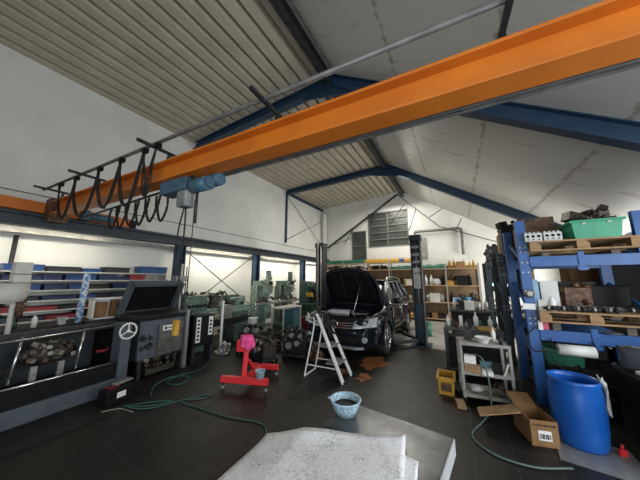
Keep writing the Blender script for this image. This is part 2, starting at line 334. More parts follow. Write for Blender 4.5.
t = tag(MB().tube(bez([(-1.55, 0, 3.6), (-1.55, 0, 3.78), (-1.4, 0, 3.84), (-.4, 0, 3.82), (.2, 0, 3.82), (.30, 0, 3.7), (.30, 0, 3.2), (.30, 0, 2.7)], 4), .06, 10).build('duct_pipe', PIPE), 'grey bent heating pipe high on the far wall', 'pipe'); t.location = (0, 11.62, 0)
tag(MB().b2(-6.35, -6.2, 11.55, 11.7, 0, 5.3).build('downpipe', WHITE), 'tall white square downpipe in the far left corner', 'pipe')
f = MB().b2(-1.62, -1.10, 11.74, 11.8, 2.62, 3.55).b2(-1.56, -1.16, 11.72, 11.75, 2.70, 3.47)
tag(f.build('wall_panel', CAGE), 'pale framed panel on far wall right of the dark window', 'panel')
# ---- crane runway and columns
t = tag(MB().ibeam((-6.1, YB+.02, 2.62), (-6.1, 11.75, 2.62), .18, .2).b2(-6.13, -6.07, YB+.02, 11.75, 2.72, 2.76).build('runway_beam', RAIL), 'dark steel crane runway beam running along the left wall', 'beam')
f = MB().b2(-6.28, -6.2, YB+.1, 11.2, 2.42, 2.49)
for k in range(60): f.b2(-6.20, -6.185, -3+k*.235, -2.92+k*.235, 2.43, 2.48)
tag(f.build('cable_tray', CAGE), 'pale perforated cable tray just below the runway beam', 'tray')
for Y, lab in ((.95, 'slim grey wall pipe at left edge behind the white machine head'),): tag(MB().cyl((-6.45, Y, 0), (-6.45, Y, 2.4), .03, 10).build('wall_pipe', DGREY), lab, 'pipe')
for Y, lab in ((3.55, 'dark blue column behind the machine with open black lid'), (6.25, 'dark blue column behind the milling machines'), (9.2, 'dark blue column farthest along left wall, near the far corner')):
    f = MB().ibeam((-6.12, Y, 0), (-6.12, Y, 2.52), .2, .2, .018); t = f.build('steel_column', DBLUE); tag(t, lab, 'column')
    MB().b2(-6.25, -5.98, Y-.14, Y+.14, 0, .02).build('base_plate', DBLUE, t)
t = thing('cross_brace', 'thin crossed steel rods on bright wall above the lathe', 'brace', (-6.16, 0, 0))
MB().cyl((0, 3.6, 2.5), (0, 6.2, .75), .014, 6).build('rod', DGREY, t); MB().cyl((0, 6.2, 2.5), (0, 3.6, .75), .014, 6).build('rod', DGREY, t)
# ================================================================ OVERHEAD CRANE
cr = thing('overhead_crane', 'orange overhead travelling crane spanning the hall under the roof', 'crane', (0, 1.515, 0), math.degrees(math.atan(.05)))
# local x along girder, y across
f = MB().ibeam((-6.0, 0, 2.84), (3.1, 0, 2.83), .17, .23, .022)
f.build('girder', ORANGE, cr, .003)
e = MB().b2(-6.21, -5.99, -2.0, 1.15, 2.76, 2.94); e.build('end_carriage', ORANGE, cr, .006)
MB().b2(-6.0, -5.75, -.10, .14, 2.62, 3.0).build('end_plate', RUST, cr, .01)
MB().b2(-6.23, -5.97, 1.15, 1.27, 2.76, 2.92).build('buffer', BLACK, cr)
for yy in (-1.8, .62):
    MB().cyl((-6.16, yy, 2.79), (-6.04, yy, 2.79), .06, 16).build('wheel', DGREY, cr)
f = MB().cyl((-5.90, .42, 2.83), (-5.90, .80, 2.83), .07, 16).b2(-5.99, -5.82, .34, .44, 2.74, 2.92); f.build('travel_motor', HOIST, cr)
# festoon pipe on brackets above the girder
MB().cyl((-6.05, -.14, 3.17), (3.0, -.14, 3.09), .019, 10).build('festoon_rail', PIPE, cr)
for X in (-5.85, -4.55, -2.85, -1.28, .35):
    z = 3.17-(X+6.15)*.0085
    MB().bar((X, -.30, z-.02), (X, .12, z-.02), .03, .03).bar((X, .05, z-.02), (X, .02, 2.97), .03, .03).build('bracket', DGREY, cr)
MB().bar((-2.9, .13, 2.76), (3.0, .13, 2.76), .025, .05).bar((-2.9, .18, 2.75), (3.0, .18, 2.75), .02, .03).build('lower_rail', PIPE, cr)
for X in (-1.3, .1, 1.5): MB().b2(X-.03, X+.03, .04, .19, 2.745, 2.775).build('rail_clip', DGREY, cr)
# hanging cable loops
rnd = random.Random(4)
xs = [-5.3, -4.75, -4.05, -3.50, -3.0, -2.75]
for k, X in enumerate(xs):
    z = 3.17-(X+6.15)*.0085
    MB().b2(X-.03, X+.03, -.165, -.115, z-.06, z-.01).build('cable_trolley', BLACK, cr)
    if k+1 < len(xs):
        W = xs[k+1]-X; l = .60+.05*(k % 2)
        for j, dx in enumerate((0, .045)): MB().tube(bez([(X+.01, -.15-dx*.5, z-.05), (X+.05+dx, -.16, z-l*.55), (X+W*.25+dx, -.15, z-l*.9), (X+W*.5+dx*.3, -.15, z-l-.02*j), (X+W*.75-dx, -.15, z-l*.88), (X+W-.05-dx, -.15, z-l*.5), (X+W-.01, -.15, z-.06)], 5), .010, 6).build('cable_loop', CABLE, cr)
MB().cyl((-5.2, .16, 2.66), (-2.95, .16, 2.74), .014, 8).build('loop_rail', CABLE, cr)
for k in range(6):
    X = -4.35+k*.24
    MB().tube(bez([(X, .16, 2.70), (X-.03, .16, 2.52), (X+.06, .16, 2.38-.02*(k % 2)), (X+.16, .16, 2.50), (X+.16, .16, 2.70)], 6), .015, 6).build('cable_loop', CABLE, cr)
# hoist
h = thing('chain_hoist', 'blue electric hoist hanging from the orange crane beam', 'hoist', (-2.38, 1.42, 2.45), math.degrees(math.atan(.05))); h.scale = (.84, .84, .84)
MB().b2(-.36, .14, -.16, .02, .10, .26).build('gearbox_housing', HOIST, h, .012)
MB().cyl((.12, -.07, .15), (.44, -.07, .15), .082, 20).cyl((.44, -.07, .15), (.47, -.07, .15), .06, 20).build('hoist_motor', HOIST, h)
f = MB().cyl((.26, .06, .24), (.48, .06, .24), .07, 20)
for k in range(5): f.cyl((.29+k*.035, .06, .24), (.30+k*.035, .06, .24), .078, 20)
f.build('trolley_motor', HOIST, h)
f = MB().box((.0, -.02, .345), (.18, .03, .20), (0, 0, 0)).box((.0, .17, .345), (.18, .03, .20)); f.cyl((-.05, .0, .38), (-.05, .15, .38), .03, 12).cyl((.05, .0, .38), (.05, .15, .38), .03, 12)
f.b2(-.09, .09, -.03, .18, .25, .275); f.build('trolley_frame', DGREY, h)
MB().b2(-.02, .15, -.15, -.02, -.10, .10).build('chain_box', GREY, h, .02)
MB().cyl((.22, -.05, .10), (.22, -.05, -.30), .018, 8).build('hook_block', DGREY, h)
MB().tube([(.19, -.05, -.02), (.195, -.05, -.6), (.19, -.05, -1.15)], .006, 6).build('load_chain', DGREY, h)
MB().tube(bez([(-.0, -.05, -.09), (-.06, -.05, -.3), (-.10, -.05, -.62)], 6), .010, 6).build('hanging_cable', CABLE, h)
MB().tube(bez([(.11, -.1, -.08), (.12, -.1, -.5), (.10, -.1, -.85), (.14, -.1, -1.32)], 6), .010, 6).build('pendant_cable', CABLE, h)
MB().b2(.11, .17, -.13, -.08, -1.54, -1.38).build('pendant_control', YEL, h, .008)

# ================================================================ LEFT: big grey bench machine in the foreground
# machine runs along y; front face toward +x
m = thing('boring_machine', 'long low grey machine with open black bay in the left foreground', 'machine', (-4.55, .8, 0), 4)
MB().b2(-.85, .06, -1.6, 1.22, 0, .20).build('base_plinth', MGREY, m, .012)
MB().b2(-.80, -.76, -1.55, 1.15, .20, .86).build('back_panel', mat('bay_dark_panel', (.035, .042, .05), (.02, .025, .03), 4, .5), m)
MB().b2(-.76, .02, -1.55, 1.08, .20, .26).build('sump_tray', BLACK, m)
MB().prism([(-.03, .26), (.03, .26), (.03, .42), (-.03, .36)], 'y', -1.55, 1.08).build('front_skirt', BLACK, m)
MB().b2(-.20, .05, 1.08, 1.22, .20, .98).build('end_column', MGREY, m, .01)
MB().b2(-.80, -.22, 1.08, 1.20, .20, .86).build('end_panel', BLACK, m)
MB().b2(-.85, -.40, -1.6, 1.2, .86, .93).b2(-.42, -.34, -1.6, 1.2, .88, .98).build('top_bed', DGREY, m, .008)
MB().cyl((.0, -.02, .42), (.0, 1.0, .42), .017, 12).build('lower_rod', CHROME, m)
MB().cyl((-.06, -1.5, .90), (-.06, 1.05, .96), .013, 12).build('upper_rod', CHROME, m)
for y in (.08, .66): MB().cyl((-.02, y-.05, .46), (-.08, y+.02, .97), .013, 12).build('tilted_rod', CHROME, m)
MB().cyl((-.50, -1.5, .50), (-.50, .10, .50), .08, 20).build('roller', CHROME, m)
f = MB().blob((-.28, .40, .70), (.12, .26, .15), 3, .12); clutter(f, (-.30, .2, .62), (-.16, .62, .84), 60, 8, .03, .07)
f.build('gear_cluster', GREASY, m)
rnd = random.Random(8)
for k in range(12): yy = rnd.uniform(.2, .62); zz = rnd.uniform(.60, .80); MB().lathe([(.012, 0), (.03, .004), (.034, .02), (.02, .03)], (-.175, yy, zz), 14, (0, 90, 0)).build('flange', ALU if k % 2 else RUST, m)
for y in (.27, .52): MB().box((-.20, y, .46), (.04, .06, .22)).build('support_foot', ALU, m)
f = MB()
for k in range(3): f.box((-.07, .9+.02*k, .62), (.05, .12, .03), (0, 0, 20*k))
f.build('red_clamp', DRED, m)
hw = MB().tube([(.06, 1.16+.115*math.cos(a*PI/12), .86+.115*math.sin(a*PI/12)) for a in range(24)], .014, 8, True)
for a in (90, 210, 330): hw.cyl((.06, 1.16, .86), (.06, 1.16+.11*math.cos(R(a)), .86+.11*math.sin(R(a))), .010, 8)
hw.cyl((.0, 1.16, .86), (.075, 1.16, .86), .022, 12); hw.build('handwheel', WHITE, m)
# drill head at the left edge
d = thing('column_drill', 'white round machine head on a pole at the left edge of the photo', 'machine', (-4.98, .80, .93), 4)
f = MB().lathe([(.08, .44), (.14, .445), (.165, .50), (.18, .56), (.18, .60), (.175, .61), (.175, .67), (.10, .685)], (0, -.04, 0), 28); f.build('round_shroud', CREAM, d)
MB().b2(-.07, .07, -.04, .12, .685, .95).build('motor_box', CREAM, d, .015)
MB().b2(-.075, .075, -.045, .125, .79, .80).build('seam_band', DGREY, d)
MB().cyl((0, .02, 0), (.0, .02, .52), .026, 14).build('pole', CREAM, d)
MB().cyl((-.15, -.12, 0), (-.15, -.12, .52), .02, 12).build('guide_rod', DGREY, d)
f = MB().cyl((.02, .08, .25), (.0, .07, .52), .04, 12, .03); clutter(f, (-.03, .04, .3), (.06, .12, .46), 14, 3, .03, .06); f.build('spindle', RUST, d)
MB().b2(-.04, .05, -.35, -.2, .0, .12).build('handle_grip', CREAM, d, .02)
t = tag(setp(MB().b2(-.10, .10, -.17, .17, 0, .19).build('tool_case', BLACK, None, .015), (-4.25, 1.77, 0), 10), 'black plastic case on the floor at the end of the grey machine plinth', 'case')
MB().b2(.101, .104, -.05, .06, .07, .14).build('paper_label', WHITE, t); MB().b2(-.05, .03, -.12, .02, .19, .205).build('red_handle', DRED, t)
tag(setp(MB().b2(-.05, .05, -.12, .12, 0, .025).build('steel_strip', ALU, None, .004), (-4.3, 1.85, .207), 15), 'small pale metal strip lying on top of the black case', 'strip')
# ---- wall shelf with blue and red bins
sh = thing('wall_shelving', 'white five-tier wall shelving full of tool boxes behind the grey machine', 'shelf', (-6.5, .75, 0))
MB().b2(0, .02, 0, 2.55, .95, 1.80).build('back_board', CREAM, sh)
ZS = [.98, 1.14, 1.31, 1.48, 1.65, 1.80]
for k, z in enumerate(ZS): MB().b2(.02, .36, .02, 2.53, z-.022, z-.001).build('shelf_board', CREAM, sh)
for y in (.0, 2.53): MB().b2(.02, .35, y, y+.02, .0, 1.80).build('upright', CREAM, sh)
BN = [mat('bin_navy', (.014, .032, .10), None, 9, .5), mat('bin_blue', (.012, .065, .22), None, 9, .45), mat('bin_black', (.02, .022, .025), None, 9, .5), mat('bin_red', (.30, .02, .028), None, 9, .5), mat('bin_slate', (.04, .07, .085), None, 9, .5)]
def boxproto(w, d, h, m, lid=True):
    f = MB().prism([(-w/2, 0), (w/2, 0), (w/2+.01, h), (-w/2-.01, h)], 'x', -d/2, d/2)
    if lid: f.b2(-d/2-.006, d/2+.006, -w/2-.018, w/2+.018, h*.82, h)
    return f
PB = {}
rnd = random.Random(11)
rows = [(5, 'top', [1, 2, 1, 2, 0, 1]), (4, 'second', [0, 0, 1, 0, 0, 3, 0]), (3, 'third', [1, 0, 1, 2, 0, 1, 1]), (2, 'fourth', [2, 0, 1, 2, 4, 0]), (1, 'fifth', [3, 3, 2, 3, 4, 2]), (0, 'lowest', [4, 2, 3, 2, 4, 2, 2])]
ORD = ['first', 'second', 'third', 'fourth', 'fifth', 'sixth', 'seventh', 'eighth', 'ninth', 'tenth', 'eleventh', 'twelfth', 'thirteenth', 'fourteenth', 'fifteenth', 'sixteenth', 'seventeenth', 'eighteenth']
CN = {0: 'navy', 1: 'blue', 2: 'black', 3: 'red', 4: 'slate'}
for zi, rn, cols in rows:
    y = .85; cnt = 0
    for k, c in enumerate(cols):
        w = rnd.choice([.22, .28, .36, .42]); hh = rnd.choice([.07, .09, .11]); key = (w, hh, c)
        if y+w > (2.70 if zi == 5 else 3.25): break
        lab = '%s tool box in the %s row of the white wall shelving, %s from left' % (CN[c], rn, ORD[cnt]); cnt += 1
        nm = 'tool_box'
        if key not in PB:
            o = boxproto(w, .24, hh, BN[c]).build(nm, BN[c], None, .004); PB[key] = o; tag(o, lab, 'box', '%s tool boxes in the %s row of the wall shelving' % (CN[c], rn)); o.location = (-6.29, y+w/2, ZS[zi])
        else:
            o = PB[key].copy(); C.objects.link(o); o.location = (-6.29, y+w/2, ZS[zi]); o['label'] = lab; o['group'] = '%s tool boxes in the %s row of the wall shelving' % (CN[c], rn)
        y += w+rnd.uniform(.01, .06)
t = tag(setp(boxproto(.55, .30, .15, BN[1]).build('storage_crate', BN[1], None, .006), (-6.27, 3.0, 1.80)), 'large blue lidded crate at right end on top of the wall shelving', 'crate')
# white machine panel with brown inside, blue-white roll
t = thing('open_cabinet', 'small white cabinet with brown cardboard inside, beside the black-lidded machine', 'cabinet', (-5.75, 2.15, .96), 0)
f = MB().b2(-.1, -.08, -.32, .40, 0, .36).b2(-.1, .12, -.32, -.30, 0, .36).b2(-.1, .12, .38, .40, 0, .36).b2(-.1, .12, -.32, .40, 0, .02).b2(-.1, .12, -.32, .40, .34, .36); f.build('housing', WHITE, t)
MB().b2(-.06, .02, -.27, -.08, .03, .29).build('cardboard_sheet', CARD, t); MB().b2(-.06, .04, -.02, .06, .03, .31).build('cardboard_roll', CARD, t)
f = MB().b2(.10, .125, .09, .39, .02, .34); f.build('door', WHITE, t)
f = MB().b2(.126, .13, .13, .22, .20, .23).b2(.126, .13, .28, .31, .12, .15).b2(.126, .13, .28, .31, .27, .29); f.build('switches', BN[1], t)
tag(setp(MB().b2(-.3, .22, -.42, .46, 0, .96).build('work_cupboard', DGREY, None, .008), (-5.75, 2.15, 0)), 'dark steel cupboard under the small white cabinet', 'cupboard')
t = tag(MB().cyl((-5.5, 1.62, .96), (-5.52, 1.66, 1.76), .045, 14).build('poster_tube', mat('blue_white_print', (.65, .70, .75), (.10, .25, .55), 26, .5, contrast=.15)), 'upright blue and white patterned tube in front of the wall shelving', 'tube')
# low bench carrying oily stuff behind the machine
t = thing('work_bench', 'dark cluttered bench between the grey machine and the wall shelving', 'bench', (-5.80, .98, 0))
MB().b2(-.28, .25, -.75, .66, .90, .95).build('top', DGREY, t)
for x in (-.25, .21):
    for y in (-.7, .60): MB().b2(x-.025, x+.025, y-.025, y+.025, 0, .90).build('leg', DGREY, t)
rnd = random.Random(5)
tools = [('spray_can', 'white spray can on the dark bench by the wall shelving', 'can', WHITE, lambda: MB().lathe([(.03, 0), (.032, .13), (.015, .15), (.015, .17)], n=14), (-5.55, 1.15, .95)),
 ('oil_can', 'dark green oil can on the dark bench by the wall shelving', 'can', DGREEN, lambda: MB().lathe([(.05, 0), (.05, .08), (.01, .13), (.006, .2)], n=14), (-5.6, .95, .95)),
 ('metal_vise', 'small grey metal vise on the dark bench near the patterned tube', 'vise', ALU, lambda: MB().b2(-.05, .05, -.04, .04, 0, .06).b2(-.06, -.02, -.06, .06, .06, .11).b2(.02, .06, -.06, .06, .06, .11).cyl((.06, 0, .08), (.14, 0, .08), .01), (-5.6, 1.45, .95)),
 ('red_rag', 'dark red rag lying on the cupboard near the handwheel', 'rag', DRED, lambda: MB().blob((0, 0, .04), (.12, .16, .05), 5, .25), (-5.62, 2.48, 1.01))]
for nm, lb, ct, mt, fn, loc in tools: tag(setp(fn().build(nm, mt), loc), lb, ct)
# ---- machine with open black lid
m = thing('parts_washer', 'dark grey parts washer with its big black lid open', 'machine', (-4.98, 2.55, 0), 3)
MB().b2(-.45, .22, -.36, .50, .30, .95).build('tub', MGREY, m, .02)
MB().prism([(-.5, .95), (.24, .95), (.28, 1.03), (-.5, 1.06)], 'y', -.42, .56).build('rim', DGREY, m, .01)
# lid: hinged at the back (-x), tilted open; shallow box
f = MB(); th_ = R(62); ux, uz = math.cos(th_), math.sin(th_)
def L3(a, b, n_): return (-.48+a*ux+n_*uz, b, 1.05+a*uz-n_*ux)
def slab(a0, a1, b0, b1, n0, n1):
    vs = [L3(a, b, n_) for a in (a0, a1) for b in (b0, b1) for n_ in (n0, n1)]
    f.add(vs, [(0, 1, 3, 2), (4, 6, 7, 5), (0, 4, 5, 1), (2, 3, 7, 6), (0, 2, 6, 4), (1, 5, 7, 3)])
slab(0, .66, -.42, .56, -.02, 0); slab(0, .66, -.42, -.37, 0, .14); slab(0, .66, .51, .56, 0, .14); slab(.61, .66, -.42, .56, 0, .14); slab(0, .05, -.42, .56, 0, .14)
f.build('lid', MGREY, m, .006)
f = MB(); slab(.04, .62, -.38, .52, .002, .03); f.build('lid_lining', BLACK, m)
MB().b2(.22, .26, -.06, .40, .34, .86).build('front_panel', mat('scuffed_steel', (.20, .19, .18), (.09, .085, .08), 8, .4, .5), m, .006)
t = MB().b2(.262, .266, .0, .26, .74, .83).build('name_plate', WHITE, m); MB().b2(.267, .269, .03, .07, .76, .81).b2(.267, .269, .09, .22, .775, .795).build('plate_marks', DGREY, m)
for x in (-.38, .18):
    for y in (-.3, .44): MB().b2(x-.03, x+.03, y-.03, y+.03, 0, .32).build('leg', DGREY, m)
f = clutter(MB(), (.0, -.22, .12), (.26, .34, .30), 26, 5, .04, .10); f.b2(-.1, .22, -.2, .3, .04, .14); f.build('pump_unit', GREASY, m)
f = clutter(MB(), (.22, -.33, .45), (.27, -.18, .75), 10, 15, .03, .07); f.build('valve_cluster', DGREY, m)
MB().b2(.24, .30, .42, .48, 0, 1.06).build('side_post', GREY, m)
# light tower box on post above it
t = thing('lamp_post', 'thin pale post with square grey box beside the open black lid', 'post', (-5.30, 3.16, 0))
MB().cyl((0, 0, 0), (0, 0, 2.0), .022, 10).build('post', CREAM, t); MB().b2(-.08, .08, -.16, .12, 1.62, 1.74).build('box', GREY, t, .01); MB().cyl((.03, .09, .3), (.03, .09, 1.95), .012, 8).build('conduit', DGREY, t)
# control cabinets
t = thing('control_cabinet', 'black control cabinet with strips of white buttons between washer and lathe', 'cabinet', (-4.85, 3.42, 0), -8)
MB().b2(-.16, .12, -.22, .22, .30, .92).build('housing', BLACK, t, .01)
for y in (-.12, .14):
    p_ = MB().b2(.121, .127, y-.045, y+.045, .38 if y < 0 else .50, .88).build('button_strip', WHITE, t)
    f = MB()
    for k in range(6 if y < 0 else 4): f.b2(.128, .134, y-.025, y+.02, .42+k*.075+(0 if y < 0 else .12), .46+k*.075+(0 if y < 0 else .12))
    f.build('buttons', BLACK, p_)
for y in (-.18, .18): MB().b2(-.14, .10, y-.02, y+.02, 0, .30).build('leg', DGREY, t)
# ---- lathe
m = thing('lathe', 'green grey engine lathe below the crossed rods on the left wall', 'lathe', (-5.62, 4.32, 0), 0)
MB().b2(-.30, .28, -.95, -.40, 0, .78).build('headstock_cabinet', MGREEN, m, .02); MB().b2(-.28, .26, .45, .95, 0, .78).build('tail_cabinet', MGREEN, m, .02)
f = MB().b2(-.28, .28, -1.0, 1.05, .78, .86); f.b2(-.20, -.12, -1.0, 1.05, .86, .94).b2(.10, .20, -1.0, 1.05, .86, .94); f.build('bed', MGREEN2, m, .01)
MB().b2(-.35, .35, -.95, 1.0, .60, .64).build('chip_tray', DGREY, m)
MB().b2(-.26, .26, -.98, -.42, .92, 1.28).build('headstock', MGREEN, m, .02)
f = MB().cyl((0, -.42, 1.12), (0, -.30, 1.12), .14, 24).cyl((0, -.30, 1.12), (0, -.26, 1.12), .05, 16); f.build('chuck', ALU, m)
f = MB().b2(-.12, .12, .62, .90, .92, 1.16).cyl((0, .45, 1.12), (0, .62, 1.12), .035, 14).cyl((0, .9, 1.12), (0, .96, 1.12), .09, 18); f.build('tailstock', MGREEN2, m, .01)
f = MB().b2(-.24, .30, -.02, .25, .92, 1.0).b2(-.08, .12, .03, .2, 1.0, 1.12).b2(.26, .34, -.05, .28, .66, .94).cyl((.34, .06, .80), (.38, .06, .80), .07, 18); f.build('carriage', ALU, m, .006)
MB().cyl((.30, -.95, .72), (.30, .95, .72), .016, 10).cyl((.30, -.95, .68), (.30, .95, .68), .012, 10).build('lead_screw', CHROME, m)
for k in range(5): MB().cyl((.26, -.9+k*.1, 1.05), (.31, -.9+k*.1, 1.05), .03, 12).build('control_knob', BLACK, m)
MB().b2(-.27, -.24, -1.0, 1.0, .94, 1.22).build('splash_guard', MGREEN, m)
clutter(MB().b2(-.24, .0, -.95, .1, 1.22, 1.27), (-.24, -.95, 1.12), (.1, .3, 1.34), 40, 41, .04, .11).build('top_fittings', mat('oily_green_metal', (.11, .13, .10), (.03, .035, .025), 20, .5, .3), m)
clutter(MB().b2(.22, .27, -.9, .9, .50, .58), (.20, -.9, .35), (.29, .9, .62), 34, 42, .04, .10).build('apron_fittings', GREASY, m)
clutter(MB(), (-.2, -.2, .90), (.2, .9, 1.06), 26, 33, .03, .10).build('tooling', GREASY, m)
t = tag(MB().cyl((-4.95, 4.02, 0), (-4.95, 4.02, 1.15), .03, 12).cyl((-4.95, 4.02, 0), (-4.95, 4.02, .02), .12, 16).build('stand_pipe', WHITE), 'white upright tube on round foot in front of the lathe', 'pipe')
# ---- milling machines
def mill(label, loc, rz, mt, s):
    m = thing('milling_machine', label, 'milling machine', loc, rz)
    MB().b2(-.3, .35, -.3, .3, 0, .14).build('base', mt, m, .02)
    MB().prism([(-.26, .14), (-.26, 1.45), (.0, 1.45), (.08, .9), (.08, .14)], 'y', -.2, .2).build('column', mt, m, .02)
    MB().b2(.06, .34, -.16, .16, .45, .86).build('knee', mt, m, .02)
    MB().b2(.02, .36, -.55, .55, .88, .95).build('table', ALU, m, .005)
    MB().b2(-.28, .42, -.1, .1, 1.45, 1.62).build('ram', mt, m, .02)
    f = MB().b2(.22, .42, -.11, .11, 1.22, 1.62).cyl((.32, 0, 1.62), (.32, 0, 1.95), .085, 18).cyl((.32, 0, 1.05), (.32, 0, 1.22), .05, 14).cyl((.32, 0, .98), (.32, 0, 1.05), .02, 10); f.build('spindle_head', mt, m, .01)
    f = MB().tube([(.36+.0*a, -.6+.09*math.cos(a*PI/8), .90+.09*math.sin(a*PI/8)) for a in range(16)], .012, 6, True).cyl((.36, -.6, .90), (.36, -.5, .90), .02, 8); f.build('handwheel', CHROME, m)
    clutter(MB().b2(.1, .3, -.1, .1, .95, .98), (.05, -.4, .96), (.3, .4, 1.10), 24, s, .03, .09).build('workpieces', GREASY, m)
    clutter(MB().b2(.20, .44, -.05, .05, 1.3, 1.5), (.16, -.16, 1.2), (.46, .16, 1.72), 22, s+5, .04, .10).build('head_fittings', mat('pale_green_metal', (.34, .42, .34), (.16, .21, .17), 14, .45), m)
    for q in range(3): MB().cyl((.42, .0, 1.34), (.50, .11*math.cos(q*2.1), 1.34+.11*math.sin(q*2.1)), .009, 8).build('quill_lever', CHROME, m)
    MB().cyl((.1, -.30, .2), (.12, -.32, 1.5), .012, 8).build('oil_pipe', ALU, m)
    MB().b2(-.05, .12, .21, .30, 1.0, 1.25).build('switch_box', CREAM, m, .01)
mill('pale green milling machine nearest the lathe, with tall motor head', (-5.66, 6.05, 0), 0, MGREEN2, 1)
mill('second green milling machine, left of the dark green machine', (-5.72, 7.30, 0), 0, MGREEN, 2)
t = thing('machine_table', 'pale workbench in front of the second milling machine with blue side', 'bench', (-4.95, 6.55, 0), 0)
MB().b2(-.25, .25, -.5, .5, .76, .80).build('top', CREAM, t); MB().b2(-.22, .2, .1, .48, .05, .76).build('cupboard', mat('teal_panel', (.10, .25, .30), None, 5, .5), t)
for x in (-.22, .22):
    for y in (-.46, .46): MB().b2(x-.02, x+.02, y-.02, y+.02, 0, .76).build('leg', CREAM, t)
m = thing('drill_press', 'dark green machine with round head beside the left lift post', 'machine', (-5.35, 8.60, 0), 0)
MB().b2(-.35, .40, -.5, .5, 0, .75).build('base', DGREEN, m, .03); MB().prism([(-.3, .75), (.15, .75), (.15, 1.35), (.02, 1.60), (-.3, 1.60)], 'y', -.30, .30).build('body', DGREEN, m, .03)
clutter(MB().b2(.1, .2, -.25, .25, .95, 1.3), (.08, -.3, .9), (.26, .3, 1.5), 24, 48, .05, .12).build('front_fittings', DGREEN, m)
MB().cyl((.15, 0, 1.35), (.34, 0, 1.35), .2, 22).build('round_head', DGREEN, m); clutter(MB(), (.1, -.4, .78), (.38, .4, .95), 16, 4, .04, .1).build('fixtures', GREASY, m)
MB().b2(.12, .36, -.45, -.30, 1.0, 1.15).build('yellow_guard', YEL, m, .01)
t = tag(MB().b2(-.5, .5, -.35, .35, 0, .05).b2(-.46, .46, -.3, .3, .05, .38).build('red_cabinet', DRED, None, .02), 'low dark red metal cabinet on floor left of the car', 'cabinet'); t.location = (-4.45, 7.6, 0)
t = tag(setp(MB().b2(-.3, .3, -.25, .25, 0, 1.6).build('tool_cabinet', BLACK, None, .01), (-4.55, 9.1, 0)), 'tall black cabinet behind the left lift post', 'cabinet')
# ---- hoses on the floor
def hose(pts, lab, m=HOSE, r=.008, nm='air_hose', cat='hose'): return tag(MB().tube(bez(pts, 7), r, 6).build(nm, m), lab, cat)
hose([(-4.7, 3.6, .012), (-4.3, 3.1, .012), (-4.35, 2.75, .012), (-4.25, 2.45, .012), (-4.0, 2.5, .012), (-4.1, 2.75, .02), (-4.35, 2.6, .03), (-4.3, 2.3, .012), (-4.0, 2.1, .012)], 'green hose looping on floor below the parts washer')
hose([(-3.95, 1.75, .012), (-3.75, 2.0, .012), (-3.55, 2.15, .012), (-3.65, 1.95, .012), (-3.85, 1.75, .03), (-3.6, 1.9, .012), (-3.4, 2.35, .012), (-3.25, 2.55, .012), (-3.25, 2.4, .012), (-3.42, 2.2, .03), (-3.2, 2.2, .012), (-2.6, 2.25, .012), (-2.2, 2.35, .012), (-2.0, 2.3, .012), (-1.75, 2.0, .012)], 'green hose winding across the floor in front of the red stand')
hose([(-4.05, 1.55, .006), (-3.95, 1.7, .006), (-3.7, 1.75, .006)], 'pale cord scrap on the floor near the black case', CHAM, .005, 'cord', 'cord')

# ================================================================ MIDDLE: red stand, engines, ladder, table
s = thing('engine_stand', 'red wheeled engine stand with upright post on the open floor', 'stand', (-2.93, 2.88, 0), 20)
MB().b2(-.40, .36, -.035, .035, .10, .19).build('front_bar', RED, s, .006)
MB().b2(-.07, .01, .0, .66, .10, .18).build('long_beam', RED, s, .006)
MB().b2(-.18, .30, .60, .67, .10, .18).build('rear_bar', RED, s, .006)
MB().bar((-.05, .03, .17), (-.02, .05, .72), .07, .07).build('upright', RED, s, .006)
MB().bar((-.04, .10, .18), (-.02, .42, .14), .05, .05).bar((-.02, .08, .42), (-.02, .38, .17), .04, .04).build('brace', RED, s)
f = MB().cyl((-.02, -.08, .66), (-.02, .14, .66), .05, 14).b2(-.12, .08, -.10, -.07, .58, .74); f.build('rotating_head', RED, s)
for x, y in ((-.37, 0), (.33, 0), (-.15, .635), (.27, .635)):
    c_ = MB().b2(x-.02, x+.02, y-.02, y+.02, .06, .10).build('caster', DGREY, s); MB().cyl((x-.014, y, .035), (x+.014, y, .035), .034, 14).build('wheel', GREY, c_)
f = MB().grid(lambda u, v: ((.095+.055*v+.02*math.sin(9*u*PI*2+v*6))*math.cos(2*PI*u)*(1.1 if v > .1 else .3), (.08+.04*v+.015*math.sin(7*u*PI*2))*math.sin(2*PI*u)*(1 if v > .1 else .3), .10-.26*v**1.3+.03*math.sin(2*PI*u*3)*v), 36, 9, True)
for i_, v_ in enumerate(f.v): f.v[i_] = (v_[0]*.85, v_[1]*.9, v_[2]*.72+.012*math.sin(v_[0]*90)*(v_[2] < .05))
t = tag(setp(f.build('pink_rag', PINK, None, 0, .004), (-2.92, 2.86, .745)), 'bright pink rag draped over the head of the red stand', 'rag')
def bucket(r0, r1, h): return MB().lathe([(r0*.2, .004), (r0, .004), (r1, h), (r1+.008, h), (r1+.008, h-.012), (r1+.002, h-.014), (r0+.004, 0), (r0*.2, 0)], n=24, cap=False)
t = thing('small_bucket', 'small light blue bucket sitting on right end of the red stand', 'bucket', (-2.72, 2.965, .19), 0)
bucket(.055, .07, .11).build('pail', LBLUE, t); MB().tube([(.068*math.cos(a), .068*math.sin(a), .10-.03*math.sin(a)) for a in [k*PI/10 for k in range(11)]], .003, 6).build('handle', WHITE, t)
